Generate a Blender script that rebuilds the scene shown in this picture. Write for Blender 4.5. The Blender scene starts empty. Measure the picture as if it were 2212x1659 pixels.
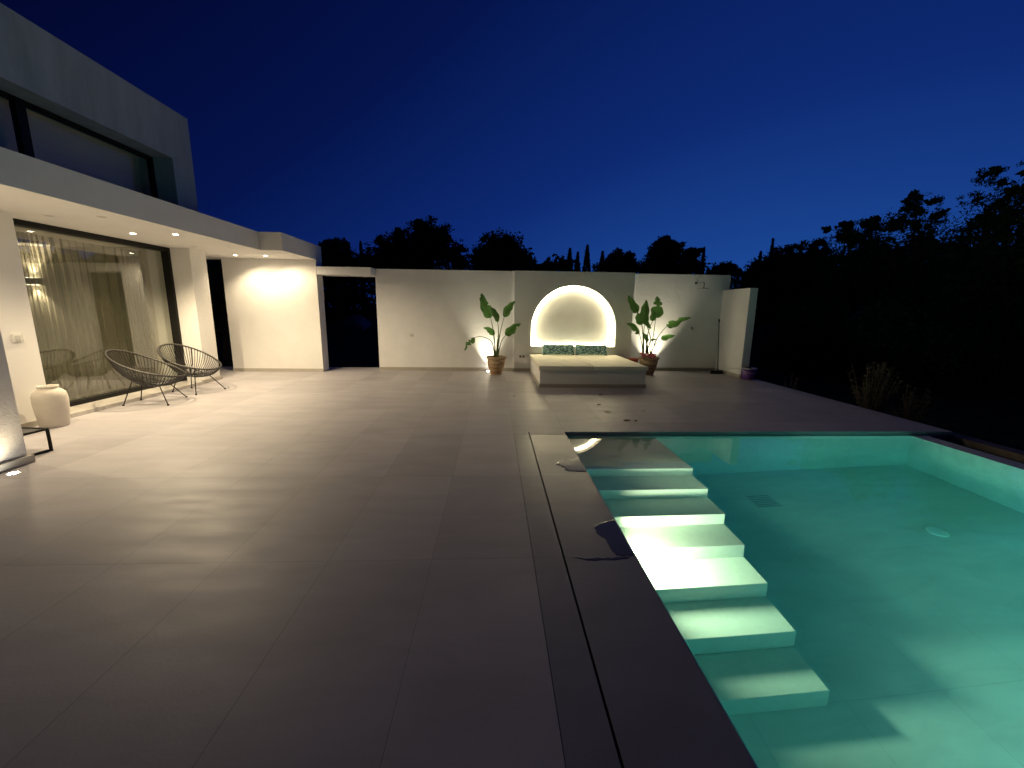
import bpy, bmesh, math, random
from mathutils import Vector, Matrix
import numpy as np
R = math.radians
PI = math.pi
sc = bpy.context.scene
C = sc.collection

# ------------------------------------------------------------------ camera
PW, PH, PF = 2212.0, 1659.0, 870.0
YAW, PITCH, ROLL, HH = R(2.5888), R(10.4137), R(0.7178), 1.5
fwd = Vector((math.sin(YAW)*math.cos(PITCH), math.cos(YAW)*math.cos(PITCH), -math.sin(PITCH)))
rgt = Vector((math.cos(YAW), -math.sin(YAW), 0))
up = rgt.cross(fwd)
r2 = rgt*math.cos(ROLL) + up*math.sin(ROLL)
u2 = -rgt*math.sin(ROLL) + up*math.cos(ROLL)
cd = bpy.data.cameras.new('camera')
cam = bpy.data.objects.new('camera', cd)
C.objects.link(cam)
cam.matrix_world = Matrix(((r2.x, u2.x, -fwd.x, 0), (r2.y, u2.y, -fwd.y, 0), (r2.z, u2.z, -fwd.z, HH), (0, 0, 0, 1)))
cd.sensor_width = 36
cd.lens = 36*PF/PW
cd.clip_start = 0.05
cd.clip_end = 3000
sc.camera = cam

def at(px, py, ax, val):
    """survey helper: where the sight line of a photo pixel meets a plane (used to measure where real things stand)"""
    d = r2*((px-PW/2)/PF) - u2*((py-PH/2)/PF) + fwd
    c = Vector((0, 0, HH))
    return c + d*((val-c[ax])/d[ax])

# ------------------------------------------------------------------ world: blue hour sky, glow low on the right
w = bpy.data.worlds.new('World'); sc.world = w; w.use_nodes = True
nt = w.node_tree; N = nt.nodes; L = nt.links
for n in list(N): N.remove(n)
out = N.new('ShaderNodeOutputWorld'); bg = N.new('ShaderNodeBackground'); L.new(bg.outputs[0], out.inputs[0])
tc = N.new('ShaderNodeTexCoord')
def wm(op, a, b=None, c=None):
    n = N.new('ShaderNodeMath'); n.operation = op
    for i, v in enumerate((a, b, c)):
        if v is None: continue
        if isinstance(v, (int, float)): n.inputs[i].default_value = v
        else: L.new(v, n.inputs[i])
    return n.outputs[0]
sp = N.new('ShaderNodeSeparateXYZ'); L.new(tc.outputs['Generated'], sp.inputs[0])
GA = R(40)
hl = wm('POWER', wm('ADD', wm('MULTIPLY', sp.outputs[0], sp.outputs[0]), wm('MULTIPLY', sp.outputs[1], sp.outputs[1])), 0.5)
dt = wm('ADD', wm('MULTIPLY', sp.outputs[0], math.sin(GA)), wm('MULTIPLY', sp.outputs[1], math.cos(GA)))
ca = wm('DIVIDE', dt, wm('MAXIMUM', hl, 0.05))
s = wm('SUBTRACT', wm('MULTIPLY', wm('SUBTRACT', ca, 1.0), 2.1), wm('MULTIPLY', wm('MAXIMUM', sp.outputs[2], 0.0), 2.6))
t = wm('DIVIDE', wm('ADD', s, 5.0), 5.0)
cr = N.new('ShaderNodeValToRGB'); L.new(t, cr.inputs[0])
e = cr.color_ramp
stops = [(0.0, (.0003, .0005, .0030)), (.2, (.0004, .0009, .0085)), (.4, (.0007, .0022, .0250)), (.6, (.0014, .0065, .066)), (.8, (.0042, .022, .160)), (1.0, (.013, .074, .33))]
e.elements[0].position = 0; e.elements[0].color = (*stops[0][1], 1)
e.elements[1].position = 1; e.elements[1].color = (*stops[-1][1], 1)
for p, col in stops[1:-1]:
    q = e.elements.new(p); q.color = (*col, 1)
L.new(cr.outputs[0], bg.inputs[0]); bg.inputs[1].default_value = 1.0

sc.view_settings.view_transform = 'Standard'
sc.view_settings.look = 'None'
sc.view_settings.exposure = 0
sc.view_settings.gamma = 1
sc.render.engine = 'CYCLES'
cy = sc.cycles
cy.use_denoising = True
try: cy.denoiser = 'OPENIMAGEDENOISE'
except Exception: pass
cy.caustics_reflective = True
cy.caustics_refractive = True
cy.max_bounces = 8; cy.diffuse_bounces = 5; cy.glossy_bounces = 4; cy.transmission_bounces = 6; cy.transparent_max_bounces = 12
cy.sample_clamp_indirect = 0.0
cy.use_guiding = True
cy.guiding_training_samples = 64
cy.use_volume_guiding = False

# ------------------------------------------------------------------ materials
MATS = {}
def mat(name, col=(.5, .5, .5), rough=.6, metal=0, spec=.5, bump=None, noise=None, emit=None, trans=0, ior=None):
    """bump=(scale, strength, detail) noise=(scale, amount)"""
    if name in MATS: return MATS[name]
    m = bpy.data.materials.new(name); m.use_nodes = True
    t = m.node_tree; b = t.nodes['Principled BSDF']
    b.inputs['Base Color'].default_value = (*col, 1); b.inputs['Roughness'].default_value = rough
    b.inputs['Metallic'].default_value = metal; b.inputs['Specular IOR Level'].default_value = spec
    if trans: b.inputs['Transmission Weight'].default_value = trans
    if ior: b.inputs['IOR'].default_value = ior
    if emit:
        b.inputs['Emission Color'].default_value = (*emit[0], 1); b.inputs['Emission Strength'].default_value = emit[1]
    tcn = t.nodes.new('ShaderNodeTexCoord')
    if bump:
        n = t.nodes.new('ShaderNodeTexNoise'); n.inputs['Scale'].default_value = bump[0]; n.inputs['Detail'].default_value = bump[2] if len(bump) > 2 else 4
        t.links.new(tcn.outputs['Object'], n.inputs['Vector'])
        bp = t.nodes.new('ShaderNodeBump'); bp.inputs['Strength'].default_value = 1.0; bp.inputs['Distance'].default_value = bump[1]
        t.links.new(n.outputs[0], bp.inputs['Height']); t.links.new(bp.outputs[0], b.inputs['Normal'])
    if noise:
        n = t.nodes.new('ShaderNodeTexNoise'); n.inputs['Scale'].default_value = noise[0]; n.inputs['Detail'].default_value = 6; n.inputs['Roughness'].default_value = .65
        t.links.new(tcn.outputs['Object'], n.inputs['Vector'])
        mr = t.nodes.new('ShaderNodeMapRange'); mr.inputs[1].default_value = .3; mr.inputs[2].default_value = .7
        mr.inputs[3].default_value = 1-noise[1]; mr.inputs[4].default_value = 1+noise[1]
        t.links.new(n.outputs[0], mr.inputs[0])
        mx = t.nodes.new('ShaderNodeMix'); mx.data_type = 'RGBA'; mx.blend_type = 'MULTIPLY'; mx.inputs[0].default_value = 1
        mx.inputs[6].default_value = (*col, 1); t.links.new(mr.outputs[0], mx.inputs[7]); t.links.new(mx.outputs[2], b.inputs['Base Color'])
    MATS[name] = m
    return m

def tile_mat(name, col, origin, size, rough=.50, grout=.0020, var=.13, groutcol=.62, vert=False):
    m = bpy.data.materials.new(name); m.use_nodes = True
    t = m.node_tree; b = t.nodes['Principled BSDF']; ln = t.links.new
    tcn = t.nodes.new('ShaderNodeTexCoord')
    mp = t.nodes.new('ShaderNodeMapping'); mp.inputs['Location'].default_value = (-origin[0]+size[0]*40, -origin[1]+size[1]*40, 0)
    if vert: mp.inputs['Rotation'].default_value = (R(90), 0, 0)
    ln(tcn.outputs['Object'], mp.inputs['Vector'])
    br = t.nodes.new('ShaderNodeTexBrick'); br.offset = 0; br.squash = 1; br.inputs['Scale'].default_value = 1
    br.inputs['Brick Width'].default_value = size[0]; br.inputs['Row Height'].default_value = size[1]
    br.inputs['Mortar Size'].default_value = grout; br.inputs['Mortar Smooth'].default_value = .4
    br.inputs['Color1'].default_value = (1-var, 1-var, 1-var, 1); br.inputs['Color2'].default_value = (1+var*.4, 1+var*.4, 1+var*.4, 1)
    br.inputs['Mortar'].default_value = (groutcol, groutcol, groutcol, 1)
    ln(mp.outputs[0], br.inputs['Vector'])
    n = t.nodes.new('ShaderNodeTexNoise'); n.inputs['Scale'].default_value = 1.3; n.inputs['Detail'].default_value = 9; n.inputs['Roughness'].default_value = .62; n.inputs['Distortion'].default_value = .6
    mp2 = t.nodes.new('ShaderNodeMapping'); mp2.inputs['Scale'].default_value = (1, 3.2, 1); ln(tcn.outputs['Object'], mp2.inputs['Vector']); ln(mp2.outputs[0], n.inputs['Vector'])
    mr = t.nodes.new('ShaderNodeMapRange'); mr.inputs[1].default_value = .3; mr.inputs[2].default_value = .7; mr.inputs[3].default_value = .88; mr.inputs[4].default_value = 1.08
    ln(n.outputs[0], mr.inputs[0])
    mx = t.nodes.new('ShaderNodeMix'); mx.data_type = 'RGBA'; mx.blend_type = 'MULTIPLY'; mx.inputs[0].default_value = 1
    mx.inputs[6].default_value = (*col, 1); ln(mr.outputs[0], mx.inputs[7])
    mx2 = t.nodes.new('ShaderNodeMix'); mx2.data_type = 'RGBA'; mx2.blend_type = 'MULTIPLY'; mx2.inputs[0].default_value = 1
    ln(mx.outputs[2], mx2.inputs[6]); ln(br.outputs['Color'], mx2.inputs[7]); ln(mx2.outputs[2], b.inputs['Base Color'])
    b.inputs['Specular IOR Level'].default_value = .34
    n2 = t.nodes.new('ShaderNodeTexNoise'); n2.inputs['Scale'].default_value = 2.2; n2.inputs['Detail'].default_value = 5
    ln(mp2.outputs[0], n2.inputs['Vector'])
    rr = t.nodes.new('ShaderNodeMapRange'); rr.inputs[1].default_value = .35; rr.inputs[2].default_value = .65; rr.inputs[3].default_value = rough-.03; rr.inputs[4].default_value = rough+.04
    ln(n2.outputs[0], rr.inputs[0]); ln(rr.outputs[0], b.inputs['Roughness'])
    n3 = t.nodes.new('ShaderNodeTexNoise'); n3.inputs['Scale'].default_value = 60; n3.inputs['Detail'].default_value = 5
    ln(tcn.outputs['Object'], n3.inputs['Vector'])
    ad = t.nodes.new('ShaderNodeMath'); ad.operation = 'MULTIPLY_ADD'; ln(br.outputs['Fac'], ad.inputs[0]); ad.inputs[1].default_value = -1.5; ln(n3.outputs[0], ad.inputs[2])
    bp = t.nodes.new('ShaderNodeBump'); bp.inputs['Strength'].default_value = 1; bp.inputs['Distance'].default_value = .0006
    ln(ad.outputs[0], bp.inputs['Height']); ln(bp.outputs[0], b.inputs['Normal'])
    return m

TX, TY = .617, 1.247
M_deck = tile_mat('porcelain_tile', (.46, .435, .45), (.244, 4.73), (TX, TY))
M_deck2 = tile_mat('porcelain_tile_pool_side', (.46, .435, .45), (.885, 5.285), (.61, TY))
M_cope = tile_mat('coping_tile', (.30, .29, .30), (.885, 4.73), (.645, TY), rough=.36)
M_pool = tile_mat('pool_tile', (.72, .72, .68), (2.0, 1.0), (.61, 1.22), rough=.5, var=.03, groutcol=.82)
M_step = mat('step_stone', (.66, .66, .61), .55, bump=(70, .0012), noise=(20, .05))
M_skirt = mat('skirting_tile', (.42, .39, .34), .45, noise=(6, .08))
M_stucco = mat('white_stucco', (.78, .765, .74), .85, spec=.2, bump=(45, .0035, 5), noise=(3, .03))
M_rough = mat('rough_stucco', (.76, .74, .71), .9, spec=.15, bump=(50, .0045, 3), noise=(20, .04))
M_plaster = mat('smooth_plaster', (.78, .765, .74), .8, spec=.2, bump=(12, .0015, 3))
M_dark = mat('dark_underside', (.05, .055, .06), .7)
M_black = mat('black_aluminium', (.010, .009, .008), .55, spec=.2)
M_marble = mat('sill_marble', (.52, .49, .45), .3, noise=(9, .18))
M_grass = mat('dark_grass', (.035, .045, .022), .95, spec=.1, bump=(30, .05), noise=(4, .5))
M_brown = mat('bark', (.07, .05, .035), .95, bump=(30, .02))

def leaf_mat(name, col, tl=.35, rough=.45, var=.35, scale=1.5):
    m = bpy.data.materials.new(name); m.use_nodes = True; t = m.node_tree; ln = t.links.new
    b = t.nodes['Principled BSDF']; b.inputs['Roughness'].default_value = rough
    tcn = t.nodes.new('ShaderNodeTexCoord'); n = t.nodes.new('ShaderNodeTexNoise'); n.inputs['Scale'].default_value = scale; n.inputs['Detail'].default_value = 5
    ln(tcn.outputs['Object'], n.inputs['Vector'])
    r_ = t.nodes.new('ShaderNodeMapRange'); r_.inputs[1].default_value = .3; r_.inputs[2].default_value = .7; r_.inputs[3].default_value = 1-var; r_.inputs[4].default_value = 1+var
    ln(n.outputs[0], r_.inputs[0])
    mx = t.nodes.new('ShaderNodeMix'); mx.data_type = 'RGBA'; mx.blend_type = 'MULTIPLY'; mx.inputs[0].default_value = 1; mx.inputs[6].default_value = (*col, 1)
    ln(r_.outputs[0], mx.inputs[7]); ln(mx.outputs[2], b.inputs['Base Color'])
    tr = t.nodes.new('ShaderNodeBsdfTranslucent'); ln(mx.outputs[2], tr.inputs[0])
    ms = t.nodes.new('ShaderNodeMixShader'); ms.inputs[0].default_value = tl
    ln(b.outputs[0], ms.inputs[1]); ln(tr.outputs[0], ms.inputs[2]); ln(ms.outputs[0], t.nodes['Material Output'].inputs[0])
    return m
M_tree = leaf_mat('tree_foliage', (.030, .048, .020), .25, .7)
M_cyp = leaf_mat('cypress_foliage', (.018, .032, .016), .15, .8)
M_olive = leaf_mat('grey_green_foliage', (.050, .062, .038), .25, .7)
M_bop = leaf_mat('broad_leaf', (.085, .19, .045), .30, .32, .25, 9)
M_stalk = mat('leaf_stalk', (.07, .13, .03), .45)
M_dry = leaf_mat('dry_weed', (.13, .10, .06), .3, .8)
M_dead = leaf_mat('dry_leaf', (.16, .10, .05), .3, .7)

# ------------------------------------------------------------------ mesh helpers
def nb(): return bmesh.new()
def obj(name, bm, m, parent=None, smooth=False):
    me = bpy.data.meshes.new(name); bmesh.ops.recalc_face_normals(bm, faces=bm.faces[:]); bm.to_mesh(me); bm.free()
    for mm in (m if isinstance(m, (list, tuple)) else [m]): me.materials.append(mm)
    if smooth:
        for p in me.polygons: p.use_smooth = True
    o = bpy.data.objects.new(name, me); C.objects.link(o)
    if parent: o.parent = parent
    return o
def arr_obj(name, V, F, m, parent=None):
    me = bpy.data.meshes.new(name); me.from_pydata(V.tolist() if hasattr(V, 'tolist') else V, [], F.tolist() if hasattr(F, 'tolist') else F); me.materials.append(m)
    o = bpy.data.objects.new(name, me); C.objects.link(o)
    if parent: o.parent = parent
    return o
def thing(name, label, cat, loc=(0, 0, 0), rz=0, group=None):
    o = bpy.data.objects.new(name, None); C.objects.link(o); o.location = loc; o.rotation_euler = (0, 0, rz); o.empty_display_size = .1
    o['label'] = label; o['category'] = cat
    if group: o['group'] = group
    return o
def tag(o, label, cat, group=None):
    o['label'] = label; o['category'] = cat
    if group: o['group'] = group
    return o
def struct(o): o['kind'] = 'structure'; return o
def box(bm, x0, x1, y0, y1, z0, z1, bev=0):
    vs = [bm.verts.new(p) for p in ((x0, y0, z0), (x1, y0, z0), (x1, y1, z0), (x0, y1, z0), (x0, y0, z1), (x1, y0, z1), (x1, y1, z1), (x0, y1, z1))]
    fs = [bm.faces.new([vs[i] for i in f]) for f in ((3, 2, 1, 0), (4, 5, 6, 7), (0, 1, 5, 4), (1, 2, 6, 5), (2, 3, 7, 6), (3, 0, 4, 7))]
    if bev:
        es = list({e_ for f in fs for e_ in f.edges})
        bmesh.ops.bevel(bm, geom=es, offset=bev, segments=3, affect='EDGES', profile=.5)
    return bm
def B(*a, bev=0): return box(nb(), *a, bev=bev)
def tube(bm, pts, r, n=8, cap=True, closed=False):
    pts = [Vector(p) for p in pts]; k = len(pts)
    rs = r if isinstance(r, (list, tuple)) else [r]*k
    rings = []; prev = None
    for i, p in enumerate(pts):
        if closed: d = pts[(i+1) % k]-pts[i-1]
        else: d = pts[min(i+1, k-1)]-pts[max(i-1, 0)]
        d.normalize()
        if prev is None:
            a = d.orthogonal().normalized()
        else:
            a = (prev-d*prev.dot(d))
            a = a.normalized() if a.length > 1e-6 else d.orthogonal().normalized()
        prev = a; b = d.cross(a)
        rings.append([bm.verts.new(p+(a*math.cos(2*PI*j/n)+b*math.sin(2*PI*j/n))*rs[i]) for j in range(n)])
    for i in range(k if closed else k-1):
        A, Bq = rings[i], rings[(i+1) % k]
        for j in range(n): bm.faces.new((A[j], A[(j+1) % n], Bq[(j+1) % n], Bq[j]))
    if cap and not closed:
        bm.faces.new(rings[0][::-1]); bm.faces.new(rings[-1])
    return bm
def lathe(bm, prof, n=32, c=(0, 0, 0), wob=0, seed=0):
    rnd = random.Random(seed); rings = []
    ph = rnd.uniform(0, 6)
    for r_, z in prof:
        rings.append([bm.verts.new((c[0]+r_*(1+wob*math.sin(3*2*PI*j/n+ph+z*9))*math.cos(2*PI*j/n), c[1]+r_*(1+wob*math.cos(2*2*PI*j/n+ph-z*7))*math.sin(2*PI*j/n), c[2]+z)) for j in range(n)])
    for a, b in zip(rings[:-1], rings[1:]):
        for j in range(n): bm.faces.new((a[j], a[(j+1) % n], b[(j+1) % n], b[j]))
    bm.faces.new(rings[0][::-1]); bm.faces.new(rings[-1])
    return bm
def bez(P, n=12):
    """smooth curve (Catmull-Rom) through points"""
    P = [Vector(p) for p in P]
    if len(P) == 2: return [P[0].lerp(P[1], i/n) for i in range(n+1)]
    Q = [P[0]*2-P[1]]+P+[P[-1]*2-P[-2]]; out_ = []
    seg = max(2, n//(len(P)-1))
    for i in range(1, len(Q)-2):
        for j in range(seg):
            u = j/seg; a, b, c, d = Q[i-1:i+3]
            out_.append(.5*((2*b)+(c-a)*u+(2*a-5*b+4*c-d)*u*u+(3*b-a-3*c+d)*u**3))
    out_.append(P[-1]); return out_
def lamp(name, kind, loc, power, col, parent=None, aim=None, **kw):
    ld = bpy.data.lights.new(name, kind); ld.energy = power; ld.color = col
    for k_, v in kw.items(): setattr(ld, k_, v)
    o = bpy.data.objects.new(name, ld); C.objects.link(o); o.location = loc
    if aim is not None: o.rotation_euler = Vector(aim).to_track_quat('-Z', 'Y').to_euler()
    if parent: o.parent = parent
    return o

WARM = (1.0, .80, .51)
P_DOWN, P_UP, P_COL, P_POOL, E_ARCH = 265, 210, 12, 40, 27.0

# ================================================================== GROUND
gx = [-600, -60, -14, -6.9, 6.35, 7.5, 12, 40, 600]
gy = [-600, -60, -5, 10.45, 13, 20, 60, 700]
def gz(x, y):
    z = -.06
    if x > 6.3: z = -.45
    if x > 30: z = 2.0
    return z
bm = nb(); gv = {}
for i, x in enumerate(gx):
    for j, y in enumerate(gy): gv[i, j] = bm.verts.new((x, y, gz(x, y)))
for i in range(len(gx)-1):
    for j in range(len(gy)-1):
        if gx[i] >= -6.95 and gx[i+1] <= 6.4 and gy[j] >= -5.1 and gy[j+1] <= 10.5: continue
        bm.faces.new((gv[i, j], gv[i+1, j], gv[i+1, j+1], gv[i, j+1]))
struct(obj('ground', bm, M_grass))
# terrace decks
bm = nb()
box(bm, -6.9, .244, -5, 10.44, -.3, 0)
box(bm, .244, .884, 4.84, 10.44, -.3, 0)
box(bm, .244, .430, 4.733, 4.84, -.3, 0); box(bm, .443, .884, 4.733, 4.84, -.3, 0)
struct(obj('terrace', bm, M_deck))
bm = nb(); box(bm, .886, 6.02, 4.84, 10.44, -.05, 0); box(bm, .886, 6.0, 4.93, 10.44, -.5, -.05)
struct(obj('pool_side_terrace', bm, M_deck2))
bm = nb(); box(bm, .2465, .430, -5, 4.73, -.3, -.001); box(bm, .443, .884, -5, 4.73, -.04, -.001); box(bm, .443, .90, -5, 4.73, -.3, -.04)
struct(obj('pool_coping', bm, M_cope))
bm = nb(); box(bm, .425, .45, -5, 4.84, -.29, -.05)
struct(obj('drain_channel', bm, M_black))

# ================================================================== POOL
pool = thing('swimming_pool', 'sunken rectangular swimming pool with pale tiled sides and underwater steps, lit from inside', 'swimming pool', (2.0, 1.0, 0))
def pobj(name, bm, m):
    for v in bm.verts: v.co -= Vector((2.0, 1.0, 0))
    return obj(name, bm, m, pool)
ZW, ZF = -.046, -1.44
PX0, PX1, PY1, PY0 = .915, 5.42, 4.80, -4.5
pobj('pool_floor', B(PX0-.1, PX1+.1, PY0-.1, PY1+.1, ZF-.15, ZF), M_pool)
bm = nb()
box(bm, PX0-.25, PX0, PY0, PY1, ZF+.001, -.041)
pobj('side_wall', bm, tile_mat('pool_wall_tile', (.72, .72, .68), (0, 0), (1.22, .61), rough=.5, var=.04, groutcol=.6, vert=False))
pobj('far_wall', B(PX0-.25, PX1+.3, PY1+.001, PY1+.12, ZF+.001, -.051), M_pool)
pobj('overflow_wall', B(PX1, PX1+.22, PY0, PY1-.001, ZF+.001, -.045), M_pool)
pobj('end_wall', B(PX0-.25, PX1+.3, PY0-.2, PY0-.001, ZF+.001, -.06), M_pool)
# catch gutter and its outer kerb beyond the overflow edge
pobj('gutter_floor', B(PX1+.22, 6.10, -4.9, 4.83, -.8, -.24), M_dark)
pobj('outer_kerb', B(6.10, 6.30, -4.9, 5.2, -.8, -.075), mat('kerb_stone', (.13, .11, .09), .7, bump=(20, .01), noise=(6, .3)))
nos = [3.83, 3.52, 3.21, 2.905, 2.60, 2.29, 1.985]
tz = [-.135, -.33, -.525, -.72, -.91, -1.095, -1.275]
yb = PY1
for k, (y, z) in enumerate(zip(nos, tz)):
    bm = nb(); zb = ZF+.001
    box(bm, PX0+.001, 2.05, y, (PY1-.001 if k == 0 else nos[k-1]-.001), zb, z, bev=.006)
    pobj('step', bm, M_step)
# floor fittings
bm = nb(); gx0, gy0 = 3.05, 4.13
box(bm, gx0-.15, gx0+.15, gy0-.14, gy0+.14, ZF, ZF+.006)
gr = pobj('floor_grate', bm, mat('grate_plastic', (.62, .64, .62), .4))
bm = nb()
for i in range(7): box(bm, gx0-.125, gx0+.125, gy0-.12+i*.035, gy0-.106+i*.035, ZF+.004, ZF+.008)
pobj('grate_slot', bm, mat('grate_slot', (.30, .31, .31), .6))
bm = nb(); lathe(bm, [(.085, 0), (.085, .012), (.07, .018), (.04, .02), (.001, .022)], 28, (4.30, 3.40, ZF))
pobj('floor_inlet', bm, mat('inlet_plastic', (.8, .82, .8), .35))
def pool_lamp(y, z, power, label='', col=(1.0, .97, .80)):
    r_ = thing('pool_lamp', label, 'pool lamp', (PX0, y, z), 0, 'underwater lamps in the pool side')
    bm = nb(); lathe(bm, [(.085, 0), (.085, .012), (.075, .02), (.062, .02), (.062, .008)], 24)
    bmesh.ops.rotate(bm, verts=bm.verts, cent=(0, 0, 0), matrix=Matrix.Rotation(PI/2, 3, 'Y')); obj('trim_ring', bm, mat('lamp_trim', (.7, .7, .7), .3, 1), r_)
    bm = nb(); lathe(bm, [(.06, .009), (.06, .013), (.03, .018), (.001, .02)], 24)
    bmesh.ops.rotate(bm, verts=bm.verts, cent=(0, 0, 0), matrix=Matrix.Rotation(PI/2, 3, 'Y')); obj('lens', bm, mat('pool_lens', (1, 1, .9), .3, emit=((1, .96, .75), 20)), r_)
    lamp('pool_light', 'AREA', (.035, 0, 0), power, col, r_, aim=(1, 0, .14), shape='DISK', size=.16, spread=R(140))
pool_lamp(2.78, -.655, P_POOL, label='round underwater lamp in the pool side above the brightest step', col=(1.0, .95, .56))
pool_lamp(-1.0, -.60, P_POOL*4.2, label='round underwater lamp in the pool side nearest the viewer')

# water
m = bpy.data.materials.new('pool_water'); m.use_nodes = True; t = m.node_tree; ln = t.links.new
b = t.nodes['Principled BSDF']; b.inputs['Base Color'].default_value = (1, 1, 1, 1); b.inputs['Roughness'].default_value = 0; b.inputs['Transmission Weight'].default_value = 1; b.inputs['IOR'].default_value = 1.333
n = t.nodes.new('ShaderNodeTexNoise'); n.inputs['Scale'].default_value = 1.6; n.inputs['Detail'].default_value = 2
tcn = t.nodes.new('ShaderNodeTexCoord'); ln(tcn.outputs['Object'], n.inputs['Vector'])
bp = t.nodes.new('ShaderNodeBump'); bp.inputs['Distance'].default_value = .004; bp.inputs['Strength'].default_value = .12
ln(n.outputs[0], bp.inputs['Height']); ln(bp.outputs[0], b.inputs['Normal'])
va = t.nodes.new('ShaderNodeVolumeAbsorption'); va.inputs[0].default_value = (.30, .875, .90, 1); va.inputs[1].default_value = .45
ln(va.outputs[0], t.nodes['Material Output'].inputs['Volume'])
bm = nb(); box(bm, PX0-.01, PX1+.23, PY0-.01, PY1+.01, ZF-.02, ZW)
wt = struct(obj('pool_water', bm, m))

# ================================================================== HOUSE
house = thing('house', 'white two storey villa at the left with flat roofed porch and long upper window', 'house', (-5.72, 6, 0))
def hobj(name, bm, m, parent=None, smooth=False):
    o = obj(name, bm, m, None, smooth)
    o.parent = parent or house; o.matrix_parent_inverse = Matrix.Translation((5.72, -6, 0))
    return o
def sub(name, bm, m, parent):
    o = obj(name, bm, m); o.parent = parent
    return o
SZ = 2.565
hobj('ground_floor_wall', B(-6.5, -5.72, -4.5, 5.31, 0, SZ-.002), M_plaster)
bm = nb(); box(bm, -6.5, -5.72, 8.13, 8.16, 0, SZ-.002); box(bm, -6.5, -5.72, 8.16, 8.56, 0, SZ-.002)
hobj('pilaster', bm, M_rough)
hobj('skirting', B(-5.715, -5.69, -4.5, 5.30, 0, .075), M_skirt)
hobj('skirting', B(-5.715, -5.685, 8.0, 8.58, .001, .075), M_skirt)
hobj('window_sill', B(-6.33, -5.665, 5.315, 8.0, .001, .055), M_marble)
# porch roof
bm = nb()
pts = [(-12, -4.5), (-4.47, -4.5), (-4.47, 8.2), (-4.045, 8.2), (-4.045, 9.985), (-7.2, 9.985), (-7.2, 8.6), (-12, 8.6)]
lo = [bm.verts.new((x, y, SZ)) for x, y in pts]; hi = [bm.verts.new((x, y, 2.895)) for x, y in pts]
bm.faces.new(lo); bm.faces.new(hi)
for i in range(len(pts)): bm.faces.new((lo[i], lo[(i+1) % 8], hi[(i+1) % 8], hi[i]))
hobj('porch_roof', bm, M_stucco)
hobj('end_wall', B(-6.12, -4.05, 9.65, 9.98, 0, SZ-.002), M_stucco)
hobj('skirting', B(-6.12, -4.045, 9.638, 9.655, 0, .075), M_skirt)
# upper storey
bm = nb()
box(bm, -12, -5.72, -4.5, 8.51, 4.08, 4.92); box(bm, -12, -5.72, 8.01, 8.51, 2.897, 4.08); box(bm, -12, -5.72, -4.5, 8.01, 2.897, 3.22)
m = mat('dimmed_weathered_stucco', (.56, .56, .55), .88, spec=.2, bump=(45, .004, 5))  # grime streaks, plus a base colour darkened to imitate dimmer light up here
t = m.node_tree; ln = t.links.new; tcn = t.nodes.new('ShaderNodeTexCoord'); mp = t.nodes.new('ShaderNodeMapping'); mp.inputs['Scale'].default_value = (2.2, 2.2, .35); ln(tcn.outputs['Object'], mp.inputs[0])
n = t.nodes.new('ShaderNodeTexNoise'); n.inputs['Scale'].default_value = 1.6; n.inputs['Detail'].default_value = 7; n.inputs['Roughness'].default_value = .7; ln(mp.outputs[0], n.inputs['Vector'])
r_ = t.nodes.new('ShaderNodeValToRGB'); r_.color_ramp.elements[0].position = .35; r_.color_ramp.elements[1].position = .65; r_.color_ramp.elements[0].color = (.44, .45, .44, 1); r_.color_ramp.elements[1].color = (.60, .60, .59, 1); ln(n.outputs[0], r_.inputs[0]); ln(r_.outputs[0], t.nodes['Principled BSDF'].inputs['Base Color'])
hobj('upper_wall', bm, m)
uw = hobj('upper_window', B(-6.34, -6.30, -4.5, 8.0, 3.22, 4.08), mat('upper_blind', (.85, .70, .58), .8))
bm = nb()
box(bm, -6.12, -6.06, -4.5, 8.009, 4.02, 4.079); box(bm, -6.12, -6.06, -4.5, 8.009, 3.221, 3.27); box(bm, -6.12, -6.06, 7.94, 8.009, 3.27, 4.02)
box(bm, -6.13, -6.05, 5.905, 6.02, 3.27, 4.02)
sub('window_frame', bm, M_black, uw)
# glass
def glass_mat(name, refl, tint=(1, 1, 1)):
    m = bpy.data.materials.new(name); m.use_nodes = True; t = m.node_tree; ln = t.links.new
    for n_ in list(t.nodes): t.nodes.remove(n_)
    o = t.nodes.new('ShaderNodeOutputMaterial'); tr = t.nodes.new('ShaderNodeBsdfTransparent'); tr.inputs[0].default_value = (*tint, 1)
    gl = t.nodes.new('ShaderNodeBsdfGlossy'); gl.inputs['Roughness'].default_value = 0.0; gl.inputs['Color'].default_value = (1, 1, 1, 1)
    lw = t.nodes.new('ShaderNodeLayerWeight'); lw.inputs[0].default_value = .5
    pw = t.nodes.new('ShaderNodeMath'); pw.operation = 'POWER'; ln(lw.outputs['Facing'], pw.inputs[0]); pw.inputs[1].default_value = 5
    ma = t.nodes.new('ShaderNodeMath'); ma.operation = 'MULTIPLY_ADD'; ma.inputs[1].default_value = .9; ma.inputs[2].default_value = refl; ma.use_clamp = True; ln(pw.outputs[0], ma.inputs[0])
    mi = t.nodes.new('ShaderNodeMixShader'); ln(ma.outputs[0], mi.inputs[0]); ln(tr.outputs[0], mi.inputs[1]); ln(gl.outputs[0], mi.inputs[2]); ln(mi.outputs[0], o.inputs[0])
    return m
M_glass = glass_mat('window_glass', .095, (.92, .93, .90))
M_glass_up = glass_mat('upper_glass', .02, (.9, .9, .9))
sub('glass_pane', B(-6.095, -6.085, -4.5, 7.94, 3.27, 4.02), M_glass_up, uw)
bm = nb()
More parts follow.
